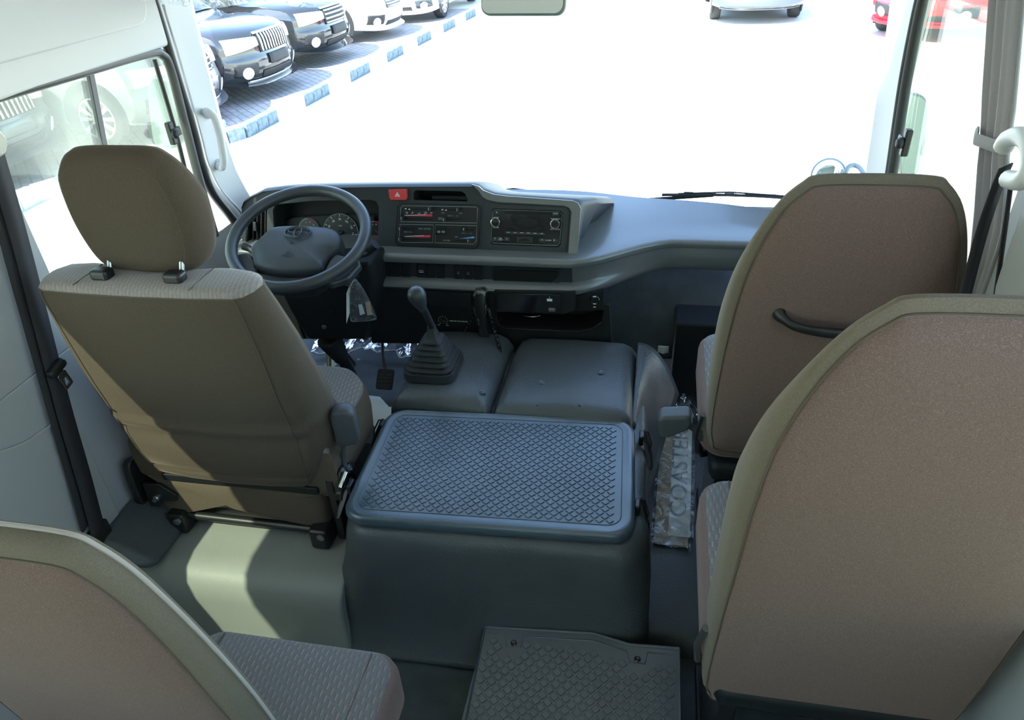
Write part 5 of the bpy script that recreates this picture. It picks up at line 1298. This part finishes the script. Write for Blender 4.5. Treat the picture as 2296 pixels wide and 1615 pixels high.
car('suv', 'black parked car with a bright vertical-bar grille', 'suv', 'carblack', (-7.96, 10.85), -3, row, chrome_lip=True)
car('suv', 'black parked car with horizontal grille bars, second black one in the row', 'suv', 'carblack', (-7.98, 13.30), -3, row, grille='horizontal')
car('sedan', 'white parked car nose-on beyond the two black ones', 'sedan', 'carwhite', (-7.80, 15.80), -3, row, grille='horizontal')
car('sedan', 'white car parked facing the bus at the end of the row', 'sedan', 'carwhite', (-5.95, 19.5), -92, None, grille='horizontal')
car('sedan', 'silver grey car seen from behind with twin exhaust tips', 'sedan', 'cargrey', (1.80, 18.45), 90)
car('suv', 'red car with grey lower bumpers beyond the right side window', 'suv', 'carred', (5.40, 15.90), 235)
car('suv', 'dark car standing side-on at the far end of the yard, left of the red car', 'suv', 'carblack', (5.3, 20.3), 180)
car('suv', 'dark car far ahead behind the white one, under the mirror', 'suv', 'carblack', (-3.9, 24.0), -90)

# ================================================================== on the outside of the bus
def mirror_pts(q): return q
mr = thing('side_mirror', 'tall right side mirror outside the front passenger window', 'mirror', at(2052, 300, y=2.18))
mpx = Plane(at(2052, 300, y=2.18), (1, .12, 0), (0, .04, 1))
o = [mpx.px(*q) for q in [(2022, 218), (2050, 210), (2070, 216), (2078, 235), (2076, 300), (2066, 365), (2056, 388), (2040, 393), (2018, 390)]]
oo = spline(o, 4, closed=True)
pillow('shell', mpx, oo, [(.03, -.06), (.008, -.045), (0, -.02), (0, 0), (.004, .004)], 'mirrorback', mr)
plate('mirror_glass', mpx, [ring_outline(oo, .007)], 'mirrordark', mr, depth=.003, off=.006)
tube('bracket', [mpx.w(-.01, -.07, -.03), (XR + .05, 2.16, 1.0), (XR - .002 + .03, 2.05, .96)], .010, 'mirrorback', mr)
ml = thing('side_mirror', 'dark left side mirror outside the driver\'s window', 'mirror', at(365, 250, y=2.12))
mpl_ = Plane(at(365, 250, y=2.12), (1, -.12, 0), (0, .04, 1))
o = [mpl_.px(*q) for q in [(334, 182), (372, 176), (392, 190), (404, 240), (408, 300), (396, 330), (360, 332), (342, 300)]]
oo = spline(o, 4, closed=True)
pillow('shell', mpl_, oo, [(.03, -.06), (.008, -.045), (0, -.02), (0, 0), (.004, .004)], 'mirrorback', ml)
plate('mirror_glass', mpl_, [ring_outline(oo, .008)], 'mirrordark', ml, depth=.003, off=.006)
tube('bracket', [mpl_.w(.0, -.06, -.03), (XL - .05, 2.10, 1.0), (XL - .03, 2.02, .96)], .010, 'mirrorback', ml)
rm_ = thing('round_mirror', 'round convex mirror on a looped arm outside the lower right of the windscreen', 'mirror', at(1856, 392, y=2.52))
c = at(1857, 392, y=2.52); nv = Vector((-.3, -.9, .45)).normalized()
lathe('shell', c - nv * .02, nv, [(0, -.03), (.03, -.024), (.050, -.008), (.056, .008), (.056, .018), (.052, .020)], 'mirrorback', rm_, n=32)
lathe('mirror_glass', c, nv, [(.052, -.002), (.045, .004), (.03, .009), (0, .012)], 'mirror', rm_, n=32)
tube('arm', spline([c - nv * .04, at(1893, 388, y=2.50), at(1903, 374, y=2.50), at(1918, 371, y=2.50), at(1932, 382, y=2.48), at(1945, 410, y=2.44), at(1950, 450, y=2.40), Vector((.50, 2.345, .62))], 6), .008, 'mirrorback', rm_, n=8)
def wiper(label, pts, arm):
    w = thing('wiper', label, 'wiper', pts[0], None)
    tube('blade', spline(pts, 6), .005, 'seal', w, n=6)
    g = G()
    for k in range(5):
        p = pts[0].lerp(pts[-1], .2 + .15 * k); g.box(p + Vector((0, .0, .010)), (.030, .006, .005)); g.box(p + Vector((.02, 0, .006)), (.004, .006, .010))
    g.tube([pts[0].lerp(pts[-1], .12) + Vector((0, 0, .006)), pts[0].lerp(pts[-1], .5) + Vector((0, 0, .016)), pts[0].lerp(pts[-1], .9) + Vector((0, 0, .008))], .0028, 6)
    mk('blade_frame', g.vf, 'seal', w, smooth=False)
    tube('arm', arm, .006, 'seal', w, n=6, flat=.6)
wiper('black wiper blade resting at the foot of the windscreen, on the right', [at(1484, 437, y=2.34), at(1600, 437, y=2.34), at(1700, 440, y=2.34), at(1790, 446, y=2.34)], [at(1400, 452, y=2.33), at(1480, 446, y=2.34), at(1600, 438, y=2.345)])
wiper('black wiper blade at the foot of the windscreen behind the stereo hood', [at(1090, 431, y=2.34), at(1140, 432, y=2.34), at(1216, 435, y=2.34)], [at(1160, 434, y=2.345), at(1290, 447, y=2.33)])
